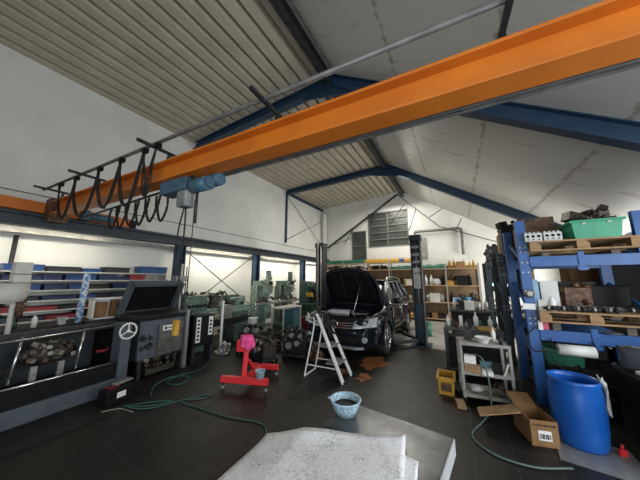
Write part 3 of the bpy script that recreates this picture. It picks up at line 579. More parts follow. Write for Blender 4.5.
# engines
def engine(label, loc, rz, seed, sc_, m1=GREASY):
    e = thing('engine', label, 'engine', loc, rz); a = sc_
    f = MB().b2(-.26*a, .26*a, -.18*a, .18*a, .12, .12+.34*a); clutter(f, (-.28*a, -.2*a, .14), (.28*a, .2*a, .14+.38*a), 46, seed, .04*a, .12*a); f.build('engine_block', m1, e, .004)
    f = MB()
    for x, z, r_ in ((-.12, .2, .075), (.08, .26, .06), (.16, .42, .045), (-.05, .42, .05)): f.cyl((x*a, -.19*a, z*a+.08), (x*a, -.25*a, z*a+.08), r_*a, 18)
    f.build('pulleys', ALU, e)
    f = MB()
    for k in range(4): f.tube(bez([(-.2*a+k*.11*a, .1*a, .12+.30*a), (-.2*a+k*.12*a, -.08*a, .12+.46*a), (-.2*a+k*.11*a, -.22*a, .12+.32*a)], 5), .025*a, 8)
    f.build('manifold', DGREY, e)
    f = MB().b2(-.30*a, .30*a, -.22*a, -.17*a, .05, .10).b2(-.30*a, .30*a, .17*a, .22*a, .05, .10).b2(-.28*a, -.22*a, -.2*a, .2*a, .06, .12).b2(.22*a, .28*a, -.2*a, .2*a, .06, .12); f.build('dolly_frame', DGREY, e)
    for x in (-.26, .26):
        for y in (-.19, .19): MB().cyl((x*a-.015, y*a, .03), (x*a+.015, y*a, .03), .03, 12).build('wheel', BLACK, e)
    return e
engine('large oily engine on a dolly carrying a white bucket, left of the red stand', (-4.22, 4.35, 0), 15, 7, 1.1)
engine('smaller oily engine on a dolly just behind the pink rag', (-3.58, 4.02, 0), -20, 9, .8, GREASY)
engine('black engine on a low dolly left of the white step ladder', (-3.18, 4.62, 0), 10, 17, .95, mat('oily_black_metal', (.05, .05, .052), (.015, .015, .016), 20, .4, .5))
engine('small dark gearbox on a dolly between the black engine and the smaller oily one', (-3.75, 5.25, 0), 40, 21, .8, mat('oily_black_metal', (.05, .05, .052)))
t = tag(setp(bucket(.085, .10, .13).build('white_bucket', WHITE), (-4.20, 4.28, .66)), 'white bucket standing on top of the large oily engine', 'bucket')
tag(setp(MB().lathe([(.06, 0), (.075, .02), (.085, .09), (.07, .11), (.05, .11)], n=18).build('oil_filter', RED), (-3.62, 4.95, 0)), 'small red round filter on the floor between the engines', 'filter')
rnd = random.Random(77)
for k, (x, y) in enumerate(((-3.9, 4.75), (-4.6, 4.9), (-4.75, 3.95), (-2.72, 4.62), (-3.6, 5.75), (-4.45, 5.5), (-4.1, 5.8))):
    f = clutter(MB().b2(-.1, .1, -.08, .08, 0, .12), (-.12, -.1, .03), (.12, .1, .22), 14, 90+k, .04, .1)
    tag(setp(f.build('engine_part', [GREASY, DGREY, ALU, RUST][k % 4]), (x, y, 0), rnd.uniform(0, 90)),
        ['greasy casting on the floor behind the large oily engine', 'dark casting on the floor beside the lathe tail end', 'pale aluminium casting on the floor in front of the lathe', 'rusty part on the floor between the black engine and the car nose', 'greasy part on floor left of the car nose, behind the small gearbox', 'dark part on the floor below the milling machines', 'aluminium part on the floor in front of the dark green machine'][k], 'engine part')
# ladder: local x along spread, y across
l = thing('step_ladder', 'white two-step folding ladder in front of the car', 'ladder', (-2.08, 4.0, 0), 3)
for y in (-.20, .20): MB().bar((.34, y, 0), (-.16, y*.8, 1.06), .06, .034).build('front_stile', WHITE, l, .003)
MB().tube(bez([(-.22, -.16, 1.0), (-.22, -.17, .80), (-.37, -.2, .06), (-.38, -.18, .015), (-.38, .0, .012), (-.38, .18, .015), (-.37, .2, .06), (-.22, .17, .80), (-.22, .16, 1.0)], 4), .013, 8).build('rear_frame', WHITE, l)
for z in (.26, .52): x = .34-.47*z; MB().b2(x-.20, x+.03, -.18, .18, z-.012, z+.012).build('step', GREY, l, .003)
MB().b2(-.30, -.08, -.16, .16, 1.0, 1.025).build('top_platform', DGREY, l, .004)
for y in (-.19, .19): MB().bar((.24, y, .20), (-.34, y, .20), .02, .012).build('spreader', WHITE, l)
MB().tube(bez([(-.12, -.15, 1.04), (-.17, -.15, 1.15), (-.17, .15, 1.15), (-.12, .15, 1.04)], 5), .011, 8).build('hand_rail', BLACK, l)
for y in (-.20, .20): MB().box((.345, y, .015), (.05, .035, .03)).build('rubber_foot', BLACK, l)
f = MB().grid(lambda u, v: (-.12+.15*v+.035+.02*math.sin(v*11+u*9), (-.155+.31*u)*(1-.25*v)+.015*math.sin(v*9), 1.05-.34*v-.03*math.sin(u*8)), 14, 12)
tag(setp(f.build('work_jacket', BLACK, None, 0, .008), (-2.08, 4.0, 0), 3), 'black work jacket hanging over the top of the white step ladder', 'jacket')
# spills
def spill(cx, cy, rx, ry, seed, lab, z=.002, name='oil_spill', m=OILP):
    rn = random.Random(seed); ph = [rn.uniform(0, 6) for _ in range(4)]
    pts = [(cx+rx*math.cos(a)*(1+.25*math.sin(3*a+ph[0])+.15*math.sin(7*a+ph[1])), cy+ry*math.sin(a)*(1+.25*math.sin(2*a+ph[2])+.2*math.sin(5*a+ph[3]))) for a in [2*PI*k/40 for k in range(40)]]
    return tag(MB().prism(pts, 'z', .0005, z).build(name, m), lab, 'spill')
spill(-1.62, 5.05, .26, .36, 1, 'orange brown spill on the floor beside the car front wheel')
spill(-1.55, 4.25, .10, .22, 4, 'small orange brown spill on floor right of the white step ladder')
spill(-2.05, 4.35, .20, .09, 6, 'orange brown spill on the floor between the feet of the step ladder')
# ---- foreground table, paper, bowl
t = thing('steel_table', 'mottled dark steel plate table in the near foreground', 'table', (-.42, 1.02, 0), -8)
MB().b2(-.34, .26, -.62, .56, .812, .85).build('table_top', TABLE, t, .003)
MB().b2(-.30, .22, -.58, .52, .74, .812).build('apron', GREY, t)
MB().b2(.2605, .266, -.62, .56, .775, .848).build('bright_edge', mat('pale_worn_edge', (.55, .56, .57), (.4, .41, .42), 9, .4), t)
for x in (-.27, .19):
    for y in (-.54, .48): MB().b2(x-.025, x+.025, y-.025, y+.025, 0, .74).build('leg', DGREY, t)
def sheet(name, quad, z, lab, curl, seed):
    a, b, c, d = [Vector((*q, 0)) for q in quad]   # a,b far edge left->right ; d,c near edge
    rn = random.Random(seed); p1, p2 = rn.uniform(0, 6), rn.uniform(0, 6)
    def fn(u, v):
        p = (a*(1-u)+b*u)*(1-v)+(d*(1-u)+c*u)*v
        zz = z+.004*(1+math.sin(7*u+p1+2*v))+.003*(1+math.sin(9*v+p2))
        if curl: zz += -.05*max(0, .28-u)/.28*(1-v)+.02*max(0, (v-.5))*max(0, .25-u)*8
        zz += .012*max(0, .12-v)/.12*(math.sin(u*11+p2)+1)*.5
        return (p.x, p.y, zz)
    o = MB().grid(fn, 30, 24).build(name, MC.setdefault('paper', None) or MC.__setitem__('paper', paper_mat()) or MC['paper'], None, 0, .0012)
    return tag(o, lab, 'paper')
MC['paper'] = paper_mat()
sheet('drawing_sheet', [(-.97, 1.13), (-.29, 1.385), (-.17, .60), (-.86, .42)], .862, 'large creased white printed sheet spread over left side of the steel table', True, 3)
sheet('drawing_sheet', [(-.60, 1.28), (-.215, 1.26), (-.16, .56), (-.62, .50)], .853, 'white printed sheet under the large sheet, poking out at its right', False, 5)
t = tag(setp(MB().lathe([(.015, .004), (.052, .006), (.075, .05), (.090, .094), (.100, .099), (.103, .094), (.098, .086), (.084, .05), (.060, 0), (.015, 0)], n=32, cap=False).prism([(-.095, -.02), (-.118, 0), (-.095, .02)], 'z', .09, .098).build('mixing_bowl', LBLUE), (-.655, 1.475, .851), 20), 'light blue plastic bowl with dark liquid on the far corner of the steel table', 'bowl')
MB().cyl((0, 0, .045), (0, 0, .06), .072, 24).build('dark_liquid', BLACK, t)
t.scale = (.93, .93, .88)

# ================================================================ CAR, nose towards the camera, bonnet up
car = thing('car', 'black compact SUV with its bonnet raised, parked between the lift posts', 'car', (-2.38, 4.88, 0), 0)
def sec(y):
    # width factor, top of fender, centre deck height
    def ip(t): 
        for (a, va), (b, vb) in zip(t, t[1:]):
            if y <= b: k = (y-a)/(b-a); return va+(vb-va)*k
        return t[-1][1]
    w_ = ip([(0, .66), (.05, .78), (.15, .88), (.35, .955), (.7, 1), (3.9, 1), (4.2, .96), (4.38, .88), (4.45, .8)])
    zt = ip([(0, .74), (.05, .80), (.15, .86), (.4, .92), (1.3, 1.02), (3.6, 1.06), (4.3, 1.08), (4.45, 1.0)])
    zc = ip([(0, .78), (.05, .83), (.28, .88), (.3, .66), (1.18, .66), (1.2, 1.0), (4.45, 1.02)])
    zb = ip([(0, .27), (.1, .22), (4.3, .24), (4.45, .34)])
    h = [(0, zb), (.70, zb), (.84, zb+.08), (.895, .48), (.90, .66), (.885, zt-.12), (.84, zt-.02), (.74, zt+.015), (.68, zc if y >= .3 and y <= 1.18 else zt+.02), (0, zc)]
    return [(x*w_, z) for x, z in h]+[(-x*w_, z) for x, z in h[-2:0:-1]]
ys = [0, .05, .15, .28, .3, .45, .7, .95, 1.18, 1.2, 1.6, 2.2, 2.8, 3.3, 3.7, 4.0, 4.2, 4.38, 4.45]
S = [sec(y) for y in ys]; n = len(S[0]); f = MB()
f.add([(x, y, z) for y, s_ in zip(ys, S) for x, z in s_], [(j*n+i, j*n+(i+1) % n, (j+1)*n+(i+1) % n, (j+1)*n+i) for j in range(len(ys)-1) for i in range(n)]+[tuple(range(n)), tuple(range((len(ys)-1)*n, len(ys)*n))[::-1]], None, True)
body = f.build('body', CARP, car)
cuts = []
for y in (.90, 3.52):
    for sx in (-1, 1): cuts.append(MB().cyl((sx*.60, y, .36), (sx*1.1, y, .36), .385, 32).build('cut', CARP, car))
for c_ in cuts:
    md = body.modifiers.new('b', 'BOOLEAN'); md.operation = 'DIFFERENCE'; md.object = c_; md.solver = 'EXACT'
bpy.context.view_layer.update(); dg = bpy.context.evaluated_depsgraph_get()
me = bpy.data.meshes.new_from_object(body.evaluated_get(dg)); body.modifiers.clear(); body.data = me
for c_ in cuts: bpy.data.objects.remove(c_, do_unlink=True)
# wheels
for y in (.90, 3.52):
    for sx in (-1, 1):
        wh = MB().lathe([(.20, -.10), (.30, -.11), (.335, -.09), (.345, -.04), (.345, .04), (.335, .09), (.30, .11), (.20, .10)], (sx*.785, y, .345), 32, (0, 90, 0)).build('wheel', TYRE, car)
        f = MB().lathe([(.225, -.02), (.225, .02)], (sx*.87, y, .345), 28, (0, 90, 0), cap=False).lathe([(.205, -.015), (.225, .03), (.215, .035), (.195, -.01)], (sx*.86, y, .345), 28, (0, 90*sx, 0), cap=False)
        for k in range(5):
            a = 2*PI*k/5+.3
            f.bar((sx*.875, y+.04*math.cos(a), .345+.04*math.sin(a)), (sx*.885, y+.21*math.cos(a), .345+.21*math.sin(a)), .05, .02)
        f.cyl((sx*.85, y, .345), (sx*.90, y, .345), .05, 16); f.build('rim', CHROME, wh)
        MB().tube([(sx*.895, y+.395*math.cos(a), .36+.395*math.sin(a)) for a in [PI*k/16-.2 for k in range(19)]], .022, 6).build('arch_trim', BLACK, car)
# greenhouse
def gs(y): 
    t = [(1.22, 1.03, .70), (1.55, 1.32, .66), (1.95, 1.58, .60), (2.3, 1.655, .585), (3.2, 1.665, .58), (3.8, 1.62, .57), (4.15, 1.50, .56), (4.40, 1.10, .62)]
    return t
T_ = gs(0); f = MB()
for i, (y, z, hw_) in enumerate(T_):
    zb = 1.03; f.v += [(-.80, y, zb), (-hw_-.03*(z > 1.4), y, z-.05 if z > 1.1 else z), (-hw_*.8, y, z), (hw_*.8, y, z), (hw_+.03*(z > 1.4), y, z-.05 if z > 1.1 else z), (.80, y, zb)]
for i in range(len(T_)-1):
    for k in range(5): f.f.append((i*6+k, i*6+k+1, (i+1)*6+k+1, (i+1)*6+k)); f.sm.append(True)
f.build('windows', CGLASS, car)
f = MB(); R_ = [t_ for t_ in T_ if t_[1] > 1.55]
f = MB().grid(lambda u, v: ((u-.5)*2*.61, 1.93+v*2.0, 1.60+.075*math.sin(PI*min(1, max(0, .12+v*.80)))*1.0+.02*math.cos((u-.5)*PI)), 12, 12)
f.build('roof', CARP, car, 0, .02)
for sx in (-1, 1):
    for a, b in (((.79, 1.25, 1.03), (.615, 1.98, 1.60)), ((.81, 2.45, 1.05), (.62, 2.45, 1.63)), ((.81, 3.30, 1.06), (.62, 3.25, 1.64)), ((.79, 4.38, 1.08), (.60, 3.95, 1.60))):
        MB().bar((sx*a[0], a[1], a[2]), (sx*b[0], b[1], b[2]), .07, .05).build('pillar', CARP, car, .008)
    MB().tube(bez([(sx*.66, 1.95, 1.60), (sx*.62, 2.15, 1.72), (sx*.60, 3.0, 1.74), (sx*.60, 3.7, 1.70), (sx*.62, 3.95, 1.60)], 6), .018, 8).build('roof_rail', CHROME, car)
    f = MB().tube(bez([(sx*.835, 1.45, 1.055), (sx*.83, 2.4, 1.075), (sx*.83, 3.4, 1.09), (sx*.80, 4.1, 1.13)], 4), .012, 6)
    f.tube(bez([(sx*.835, 1.45, 1.055), (sx*.70, 1.85, 1.45), (sx*.655, 2.2, 1.59), (sx*.64, 3.2, 1.61), (sx*.66, 3.8, 1.50), (sx*.80, 4.1, 1.13)], 4), .012, 6); f.build('window_trim', CHROME, car)
    mi = MB().blob((sx*.98, 1.62, 1.14), (.09, .06, .075), 2, 0).b2(sx*.82, sx*.94, 1.60, 1.65, 1.07, 1.11); mi.build('mirror', CARP, car)
    for y0, y1 in ((1.42, 2.42), (2.48, 3.30)):
        d_ = MB().grid(lambda u, v: (sx*(.905+.004-.02*(v**3)-.04*max(0, .25-v)), y0+(y1-y0)*u, .40+.62*v), 6, 8).build('door', CARP, car, 0, .008)
        MB().tube(bez([(sx*.905, y1-.26, .90), (sx*.945, y1-.24, .905), (sx*.945, y1-.08, .905), (sx*.905, y1-.06, .90)], 4), .013, 6).build('door_handle', CHROME, d_)
        MB().b2(sx*.906, sx*.918, y0+.0, y1, .50, .55).build('side_moulding', BLACK, d_)
# front face
f = MB().b2(-.42, .42, -.035, .05, .64, .79); f.build('grille', BLACK, car, .01)
for z in (.665, .715, .765):
    MB().bar((-.46, -.042, z), (-.09, -.05, z-.008), .02, .018).bar((.09, -.05, z-.008), (.46, -.042, z), .02, .018).build('grille_bar', CHROME, car)
bd = MB().tube([(.082*math.cos(a), -.062, .715+.082*math.sin(a)) for a in [2*PI*k/24 for k in range(24)]], .009, 6, True)
for a, b in (((-.035, .785), (0, .725)), ((0, .725), (.035, .785)), ((-.068, .748), (-.028, .65)), ((-.028, .65), (0, .712)), ((0, .712), (.028, .65)), ((.028, .65), (.068, .748))): bd.bar((a[0], -.062, a[1]), (b[0], -.062, b[1]), .012, .012)
bd_ = MB().cyl((0, -.052, .715), (0, -.04, .715), .078, 24).build('badge_disc', BLACK, car); bd.build('round_badge', CHROME, car, 0, 0, 'round chrome badge with joined V and W')
bp_ = MB().grid(lambda u, v: ((u-.5)*1.66, -.06+.30*abs((u-.5)*2)**3.0+(.03*(1-v)), .28+.34*v), 24, 6).build('bumper', CARP, car, 0, .03)
f = MB().b2(-.50, .50, -.055, -.015, .36, .50); f.build('lower_intake', BLACK, bp_, .01)
for z in (.40, .44, .48): MB().bar((-.5, -.06, z), (.5, -.06, z), .01, .006).build('intake_slat', DGREY, bp_)
MB().prism([(-.45, -.07), (.45, -.07), (.62, .04), (-.62, .04)], 'z', .25, .30).build('skid_plate', GREY, bp_, .006)
MB().b2(-.26, .26, -.075, -.06, .52, .63).build('plate_holder', BLACK, bp_)
for sx in (-1, 1):
    def hl(u, v, o=0):
        x = .40+.49*u; z = .645+.05*u+(.15+.06*u)*v; y = -.055+.62*max(0, (x-.42))**1.35+.10*v
        return (sx*x, y-o, z)
    la = MB().grid(lambda u, v: hl(u, v, .02), 10, 6).build('headlamp', LAMPG, car, 0, .02)
    MB().lathe([(.02, 0), (.045, .0), (.05, .02), (.035, .03)], (sx*.64, .06, .76), 18, (90, 0, 0)).build('reflector', CHROME, la)
    MB().tube([hl(u/9, 0, .03) for u in range(10)]+[hl(1, v/4, .03) for v in range(1, 5)]+[hl(1-u/9, 1, .03) for u in range(10)], .009, 5).build('lamp_surround', BLACK, la)
    fl = MB().cyl((sx*.66, .02, .45), (sx*.65, -.03, .45), .055, 18).build('fog_lamp', LAMPG, bp_)
# engine bay
f = MB().b2(-.62, .62, .32, 1.18, .66, .70); clutter(f, (-.55, .4, .70), (.55, 1.1, .84), 60, 55, .05, .14); f.build('engine_bay', DGREY, car)
MB().b2(-.40, .14, .40, .70, .78, .93).b2(-.36, .10, .44, .66, .93, .95).build('engine_cover', mat('pale_cover', (.62, .63, .62), None, 9, .4), car, .015)
MB().b2(.28, .56, .55, .85, .74, .92).build('battery', BLACK, car, .01); MB().b2(.25, .58, .36, .50, .86, .91).b2(-.58, -.32, .36, .46, .86, .91).build('lock_carrier', GREY, car, .006)
f = MB()
for k in range(5): f.tube(bez([(-.5+k*.22, .40, .84), (-.45+k*.2, .65, .95), (-.5+k*.24, 1.0, .86)], 5), .018, 7)
f.build('bay_hoses', BLACK, car)
# bonnet
th_ = R(57)
def bon(u, v, o):
    x = (u-.5)*2; w_ = .76-.10*v**2-.10*max(0, v-.75)*4*abs(x)**2; l = 1.06*v-.08*v*x*x; b_ = .05*(1-x*x)+.04*math.sin(PI*v)-o
    return (x*w_, 1.20-l*math.cos(th_)+b_*math.sin(th_), 1.03+l*math.sin(th_)+b_*math.cos(th_))
bn = MB().grid(lambda u, v: bon(u, v, 0), 18, 14).build('bonnet', CARP, car, 0, .012)
f = MB().grid(lambda u, v: bon(.1+.8*u, .08+.82*v, .035), 14, 10); f.build('bonnet_lining', BLACK, bn, 0, .01)
f = MB()
for a in (.03, .97): f.tube([bon(a, .05+.09*k, .03) for k in range(11)], .016, 6)
f.tube([bon(.03+.094*k, .95, .03) for k in range(11)], .016, 6); f.tube([bon(.35, .1+.08*k, .045) for k in range(10)], .012, 6); f.tube([bon(.65, .1+.08*k, .045) for k in range(10)], .012, 6)
f.build('bonnet_ribs', DGREY, bn)
MB().tube([(.26, .40, .90), bon(.70, .62, .04)], .009, 6).build('prop_rod', CHROME, car)
# ---- two lift posts
LIFT = mat('lift_black', (.02, .024, .028), (.01, .012, .014), 6, .45)
for nm, x, sx, lab in (('lift_post', -.93, -1, 'tall black vehicle lift post right of the car with pale label plates'), ('lift_post', -3.90, 1, 'tall dark vehicle lift post behind the raised bonnet left of the car')):
    t = thing(nm, lab, 'lift', (x, 6.98, 0))
    f = MB().b2(-.13, .13, .08, .16, 0, 2.80).b2(-.13, -.09, -.14, .12, 0, 2.80).b2(.09, .13, -.14, .12, 0, 2.80); f.build('column', LIFT, t, .006)
    MB().b2(-.24, .24, -.25, .25, 0, .025).build('base_plate', DBLUE, t)
    ca = MB().b2(-.085, .085, -.12, .07, .10, 1.05).build('carriage', DBLUE, t, .008)
    for a in (-.62, .62): MB().bar((sx*.02, -.10, .14), (sx*.55, -.10+a, .14), .09, .07).cyl((sx*.55, -.1+a, .14), (sx*.55, -.1+a, .21), .06, 14).build('lift_arm', DGREY, ca)
    MB().cyl((.0, .0, .1), (.0, .0, 2.7), .022, 10).build('spindle', ALU, t)
    MB().b2(-.15, .15, -.16, .18, 2.70, 2.86).build('head_cover', LIFT, t, .01)
    if x > -2:
        for z in (1.45, 1.58, 1.71, 1.86): MB().b2(-.07, .07, -.150, -.141, z, z+.09).b2(-.085, .085, -.141, -.13, z-.02, z+.11).build('label_plate', ALU, t)
        for z in (2.1, 2.3, 2.5): MB().b2(-.05, .05, -.150, -.141, z, z+.05).b2(-.09, .09, -.141, -.135, z-.01, z+.06).build('label_plate', GREY, t)
    else:
        MB().cyl((-.02, -.20, 0), (-.02, -.20, 2.85), .035, 12).build('silver_pipe', ALU, t); MB().cyl((.09, -.20, 0), (.09, -.20, 2.75), .02, 10).build('silver_pipe', ALU, t)

# ================================================================ RIGHT: pallet rack and what is on it
def rack(label, loc, L, beams, H, D=1.0, posts=(0, 1), BLUE=BLUE):
    t = thing('pallet_rack', label, 'rack', loc)
    for k in posts:
        for y in (0, D):
            p_ = MB().b2(L*k-.06, L*k+.06, y-.035, y+.035, 0, H).build('post', BLUE, t, .004)
            if y == 0 and k == 0:
                f = MB()
                for z in (1.05, 1.12, 1.76, 1.9, 2.05, 2.12):
                    if z < H:
                        for dx in (-.03, .03): f.cyl((dx, -.036, z), (dx, -.042, z), .011, 8)
                f.build('bolt_heads', ALU, p_)
        for z in (.5, 1.2, 1.9):
            if z+.4 < H: MB().bar((L*k, .03, z), (L*k, D-.03, z+.4), .03, .03).build('side_brace', BLUE, t)
    for z in beams:
        for y in (-.03, D): MB().b2(.06, L-.06, y-.02, y+.02, z-.14, z).b2(.06, L-.06, y-.03, y+.03, z-.14, z-.12).b2(.06, L-.06, y-.03, y+.03, z-.02, z).build('beam', BLUE, t)
        MB().b2(L/2-.03, L/2+.03, -.065, -.05, z-.17, z+.05).b2(L/2-.05, L/2+.05, -.075, -.05, z-.20, z-.15).build('beam_clamp', BLUE, t)
        for x in (.25, L-.25): MB().b2(x-.04, x+.04, -.02, D-.02, z, z+.06 if z > 1.5 else z+.11).build('cross_timber', PLANKG, t)
    return t
rk = rack('blue pallet rack in the right foreground carrying the green bin', (.87, 4.56, 0), 1.18, (.98, 1.98), 2.52)
MB().b2(.045, .09, -.09, -.06, .98, 1.10).build('white_tag', WHITE, rk); MB().b2(-.09, .05, -.055, -.04, 1.24, 1.32).build('white_tag', WHITE, rk)
MB().lathe([(.05, 0), (.06, .02), (.03, .05)], (.0, -.05, 1.46), 18, (90, 0, 0)).build('round_lamp', ALU, rk)
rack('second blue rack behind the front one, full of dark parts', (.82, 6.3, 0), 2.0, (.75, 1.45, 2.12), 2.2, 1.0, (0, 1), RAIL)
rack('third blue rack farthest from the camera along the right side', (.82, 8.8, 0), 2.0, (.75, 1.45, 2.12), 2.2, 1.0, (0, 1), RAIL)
def pallet(label, loc, W=1.06, D=.9, rz=0):
    t = thing('wooden_pallet', label, 'pallet', loc, rz)
    for k in range(6): y = D*k/5*.9; MB().b2(0, W, y, y+.10, .125, .147).build('top_board', WOOD, t)
    for x in (0, W/2-.05, W-.1):
        MB().b2(x, x+.1, 0, D*.9+.1, .10, .124).build('stringer', WOOD, t); 
        for y in (0, D/2-.05, D*.9): MB().b2(x, x+.12, y, y+.10, .02, .10).build('block', WOOD, t)
    for y in (0, D*.45, D*.9): MB().b2(0, W, y, y+.09, 0, .02).build('bottom_board', WOOD, t)
    return t
pallet('upper wooden pallet on the front blue rack under the green bin', (.93, 4.40, 2.042)); pallet('middle wooden pallet on the front blue rack under the camshafts', (.93, 4.40, 1.092))
def bin_mb(w, d, h, t_=.01, fl=1.12):
    f = MB(); o = [(-w/2, -d/2), (w/2, -d/2), (w/2, d/2), (-w/2, d/2)]
    vs = [(x, y, 0) for x, y in o]+[(x*fl, y*fl, h) for x, y in o]+[((x-math.copysign(t_, x))*fl, (y-math.copysign(t_, y))*fl, h) for x, y in o]+[((x-math.copysign(t_, x)), (y-math.copysign(t_, y)), t_) for x, y in o]
    fs = [(3, 2, 1, 0), (12, 13, 14, 15)]
    for a, b in ((0, 4), (4, 8), (8, 12)): fs += [(a+i, a+(i+1) % 4, b+(i+1) % 4, b+i) for i in range(4)]
    f.add(vs, fs); k = w/2*fl; l = d/2*fl
    f.b2(-k-.02, k+.02, -l-.02, -l, h-.03, h).b2(-k-.02, k+.02, l, l+.02, h-.03, h).b2(-k-.02, -k, -l, l, h-.03, h).b2(k, k+.02, -l, l, h-.03, h); return f
t = thing('green_bin', 'bright green plastic bin of scrap on the upper pallet of the blue rack', 'bin', (1.62, 4.58, 2.189))
bin_mb(.42, .34, .24).build('tub', GREENP, t)
f = MB().b2(-.19, .19, -.15, .15, .02, .2); clutter(f, (-.17, -.13, .19), (.17, .13, .26), 16, 8, .04, .1); rn = random.Random(3)
for k in range(9): f.tube(bez([(rn.uniform(-.15, .15), rn.uniform(-.1, .1), .2), (rn.uniform(-.12, .12), rn.uniform(-.1, .1), rn.uniform(.3, .38)), (rn.uniform(-.15, .15), rn.uniform(-.1, .1), .22)], 5), .006, 5)
f.build('metal_scrap', GREASY, t)
for sx in (-.21, .21): MB().cyl((sx*.55, -.188, .20), (sx*.55, -.194, .20), .018, 10).build('lug', ALU, t)
for k, (x, lab) in enumerate(((.99, 'left white cylinder head on the upper pallet beside the blue post'), (1.20, 'right white cylinder head on the upper pallet, next to the green bin'))):
    f = MB().b2(-.095, .095, -.08, .22, 0, .12); g = MB()
    for i in range(3): g.cyl((-.06+.06*i, -.081, .075), (-.06+.06*i, -.083, .075), .020, 12).cyl((-.06+.06*i, -.083, .03), (-.06+.06*i, -.084, .03), .010, 8)
    for i in range(4): f.cyl((-.07+.047*i, -.03, .12), (-.07+.047*i, -.03, .145), .016, 10)
    o = tag(setp(f.build('cylinder_head', mat('white_cast', (.66, .66, .64), (.5, .5, .48), 20, .5), None, .004), (x, 4.52, 2.189)), lab, 'cylinder head'); g.build('ports', BLACK, o)
tag(setp(MB().b2(-.35, .3, -.10, .10, 0, .30).b2(-.3, .15, -.06, .06, .30, .46).build('parts_box', RUST), (1.25, 5.1, 2.189)), 'dusty wooden box at back of the upper pallet behind the cylinder heads', 'box')
t = tag(setp(clutter(MB().b2(-.16, .2, -.12, .12, 0, .2), (-.18, -.12, .1), (.22, .12, .54), 30, 91, .06, .16).build('scrap_heap', GREASY), (1.78, 5.14, 2.189)), 'heap of dark scrap metal behind the green bin', 'scrap')
# camshafts / crankshaft on mid pallet
def shaft(lab, loc, rz, L, n):
    t = thing('crankshaft', lab, 'crankshaft', loc, rz); MB().cyl((-L/2, 0, .03), (L/2, 0, .03), .018, 12).build('shaft', DGREY, t)
    for k in range(n): x = -L/2+.05+(L-.1)*k/(n-1); MB().cyl((x-.012, .012*(-1)**k, .035), (x+.012, .012*(-1)**k, .035), .032, 14).build('lobe', ALU if k % 3 == 0 else DGREY, t)
shaft('long dark camshaft lying along the front of the middle pallet', (1.35, 4.44, 1.245), 0, .72, 14)
shaft('second dark shaft behind the front camshaft on the middle pallet', (1.50, 4.60, 1.245), -4, .8, 10)
for k, x in enumerate((1.42, 1.52, 1.60, 1.66, 1.72)): tag(setp(MB().lathe([(.025, 0), (.028, .05), (.018, .055), (.018, .075)], n=14).build('piston_pin', ALU), (x, 4.52, 1.239)), 'short bright metal sleeve standing between the two shafts on the middle pallet', 'sleeve', 'metal sleeves between the shafts')
tag(setp(MB().lathe([(.04, 0), (.042, .13), (.02, .16), (.02, .19)], n=18).build('bottle', WHITE), (1.10, 4.50, 1.239)), 'white bottle standing at left of the middle pallet', 'bottle')
tag(setp(MB().b2(-.04, .04, -.03, .03, 0, .14).build('carton', CREAM), (.99, 4.52, 1.239)), 'small pale carton beside the blue post on the middle pallet', 'carton')
tag(setp(MB().b2(-.09, .09, -.01, .01, 0, .42).build('folder_board', mat('pale_blue_board', (.35, .55, .75), None, 4, .6)), (1.0, 5.0, 1.239), 8), 'pale blue board standing behind the blue post on the middle pallet', 'board')
tag(setp(MB().b2(-.10, .10, -.02, .02, 0, .40).b2(-.08, .08, -.025, -.02, .05, .35).build('framed_board', WHITE), (1.21, 5.0, 1.239), -6), 'white framed board standing beside the pale blue board', 'board')
tag(setp(clutter(MB().b2(-.14, .14, -.12, .12, 0, .30), (-.14, -.12, 0), (.14, .12, .34), 20, 12, .05, .12).build('rusty_casting', RUST), (1.50, 5.05, 1.239)), 'brown rusty casting behind the shafts on the middle pallet', 'casting')
tag(setp(MB().b2(-.2, .2, -.15, .15, 0, .34).build('dark_case', BLACK, None, .02), (1.83, 5.1, 1.239)), 'black case at right behind the shafts on the middle pallet', 'case')
t = tag(setp(MB().cyl((-.17, 0, 0), (.17, 0, 0), .065, 24).build('paper_roll', WHITE), (1.22, 4.36, .775)), 'white paper roll hanging under the lower beam of the blue rack', 'roll')
MB().cyl((-.21, 0, 0), (.21, 0, 0), .012, 10).bar((-.20, 0, 0), (-.20, .12, .10), .012, .02).bar((.20, 0, 0), (.20, .12, .10), .012, .02).build('holder', DGREY, t)
tag(setp(MB().b2(-.05, .05, -.05, .05, 0, .11).build('red_tin', mat('pinkish_red', (.6, .08, .12), None, 6, .5), None, .005), (.98, 4.55, .982)), 'small pinkish red tin on the lower beam beside the blue post', 'tin')
tag(setp(MB().lathe([(.03, 0), (.075, .012), (.09, .02), (.085, .022), (.03, .008)], n=22, cap=False).build('metal_dish', ALU), (1.62, 4.52, .982)), 'small shallow metal dish on the lower beam at right', 'dish')
# lower level of rack: dark things, green crate
tag(setp(bin_mb(.36, .3, .22).build('green_crate', GREEND), (1.22, 4.95, .47)), 'dark green crate behind the post on the lowest rack level', 'crate')
f = clutter(MB().b2(-.5, .5, -.3, .3, 0, .47), (-.5, -.32, .1), (.5, .3, .47), 40, 44, .06, .18)
tag(setp(f.build('scrap_crate', BLACK), (1.48, 5.1, 0)), 'heap of black parts on the floor under the blue rack', 'scrap')
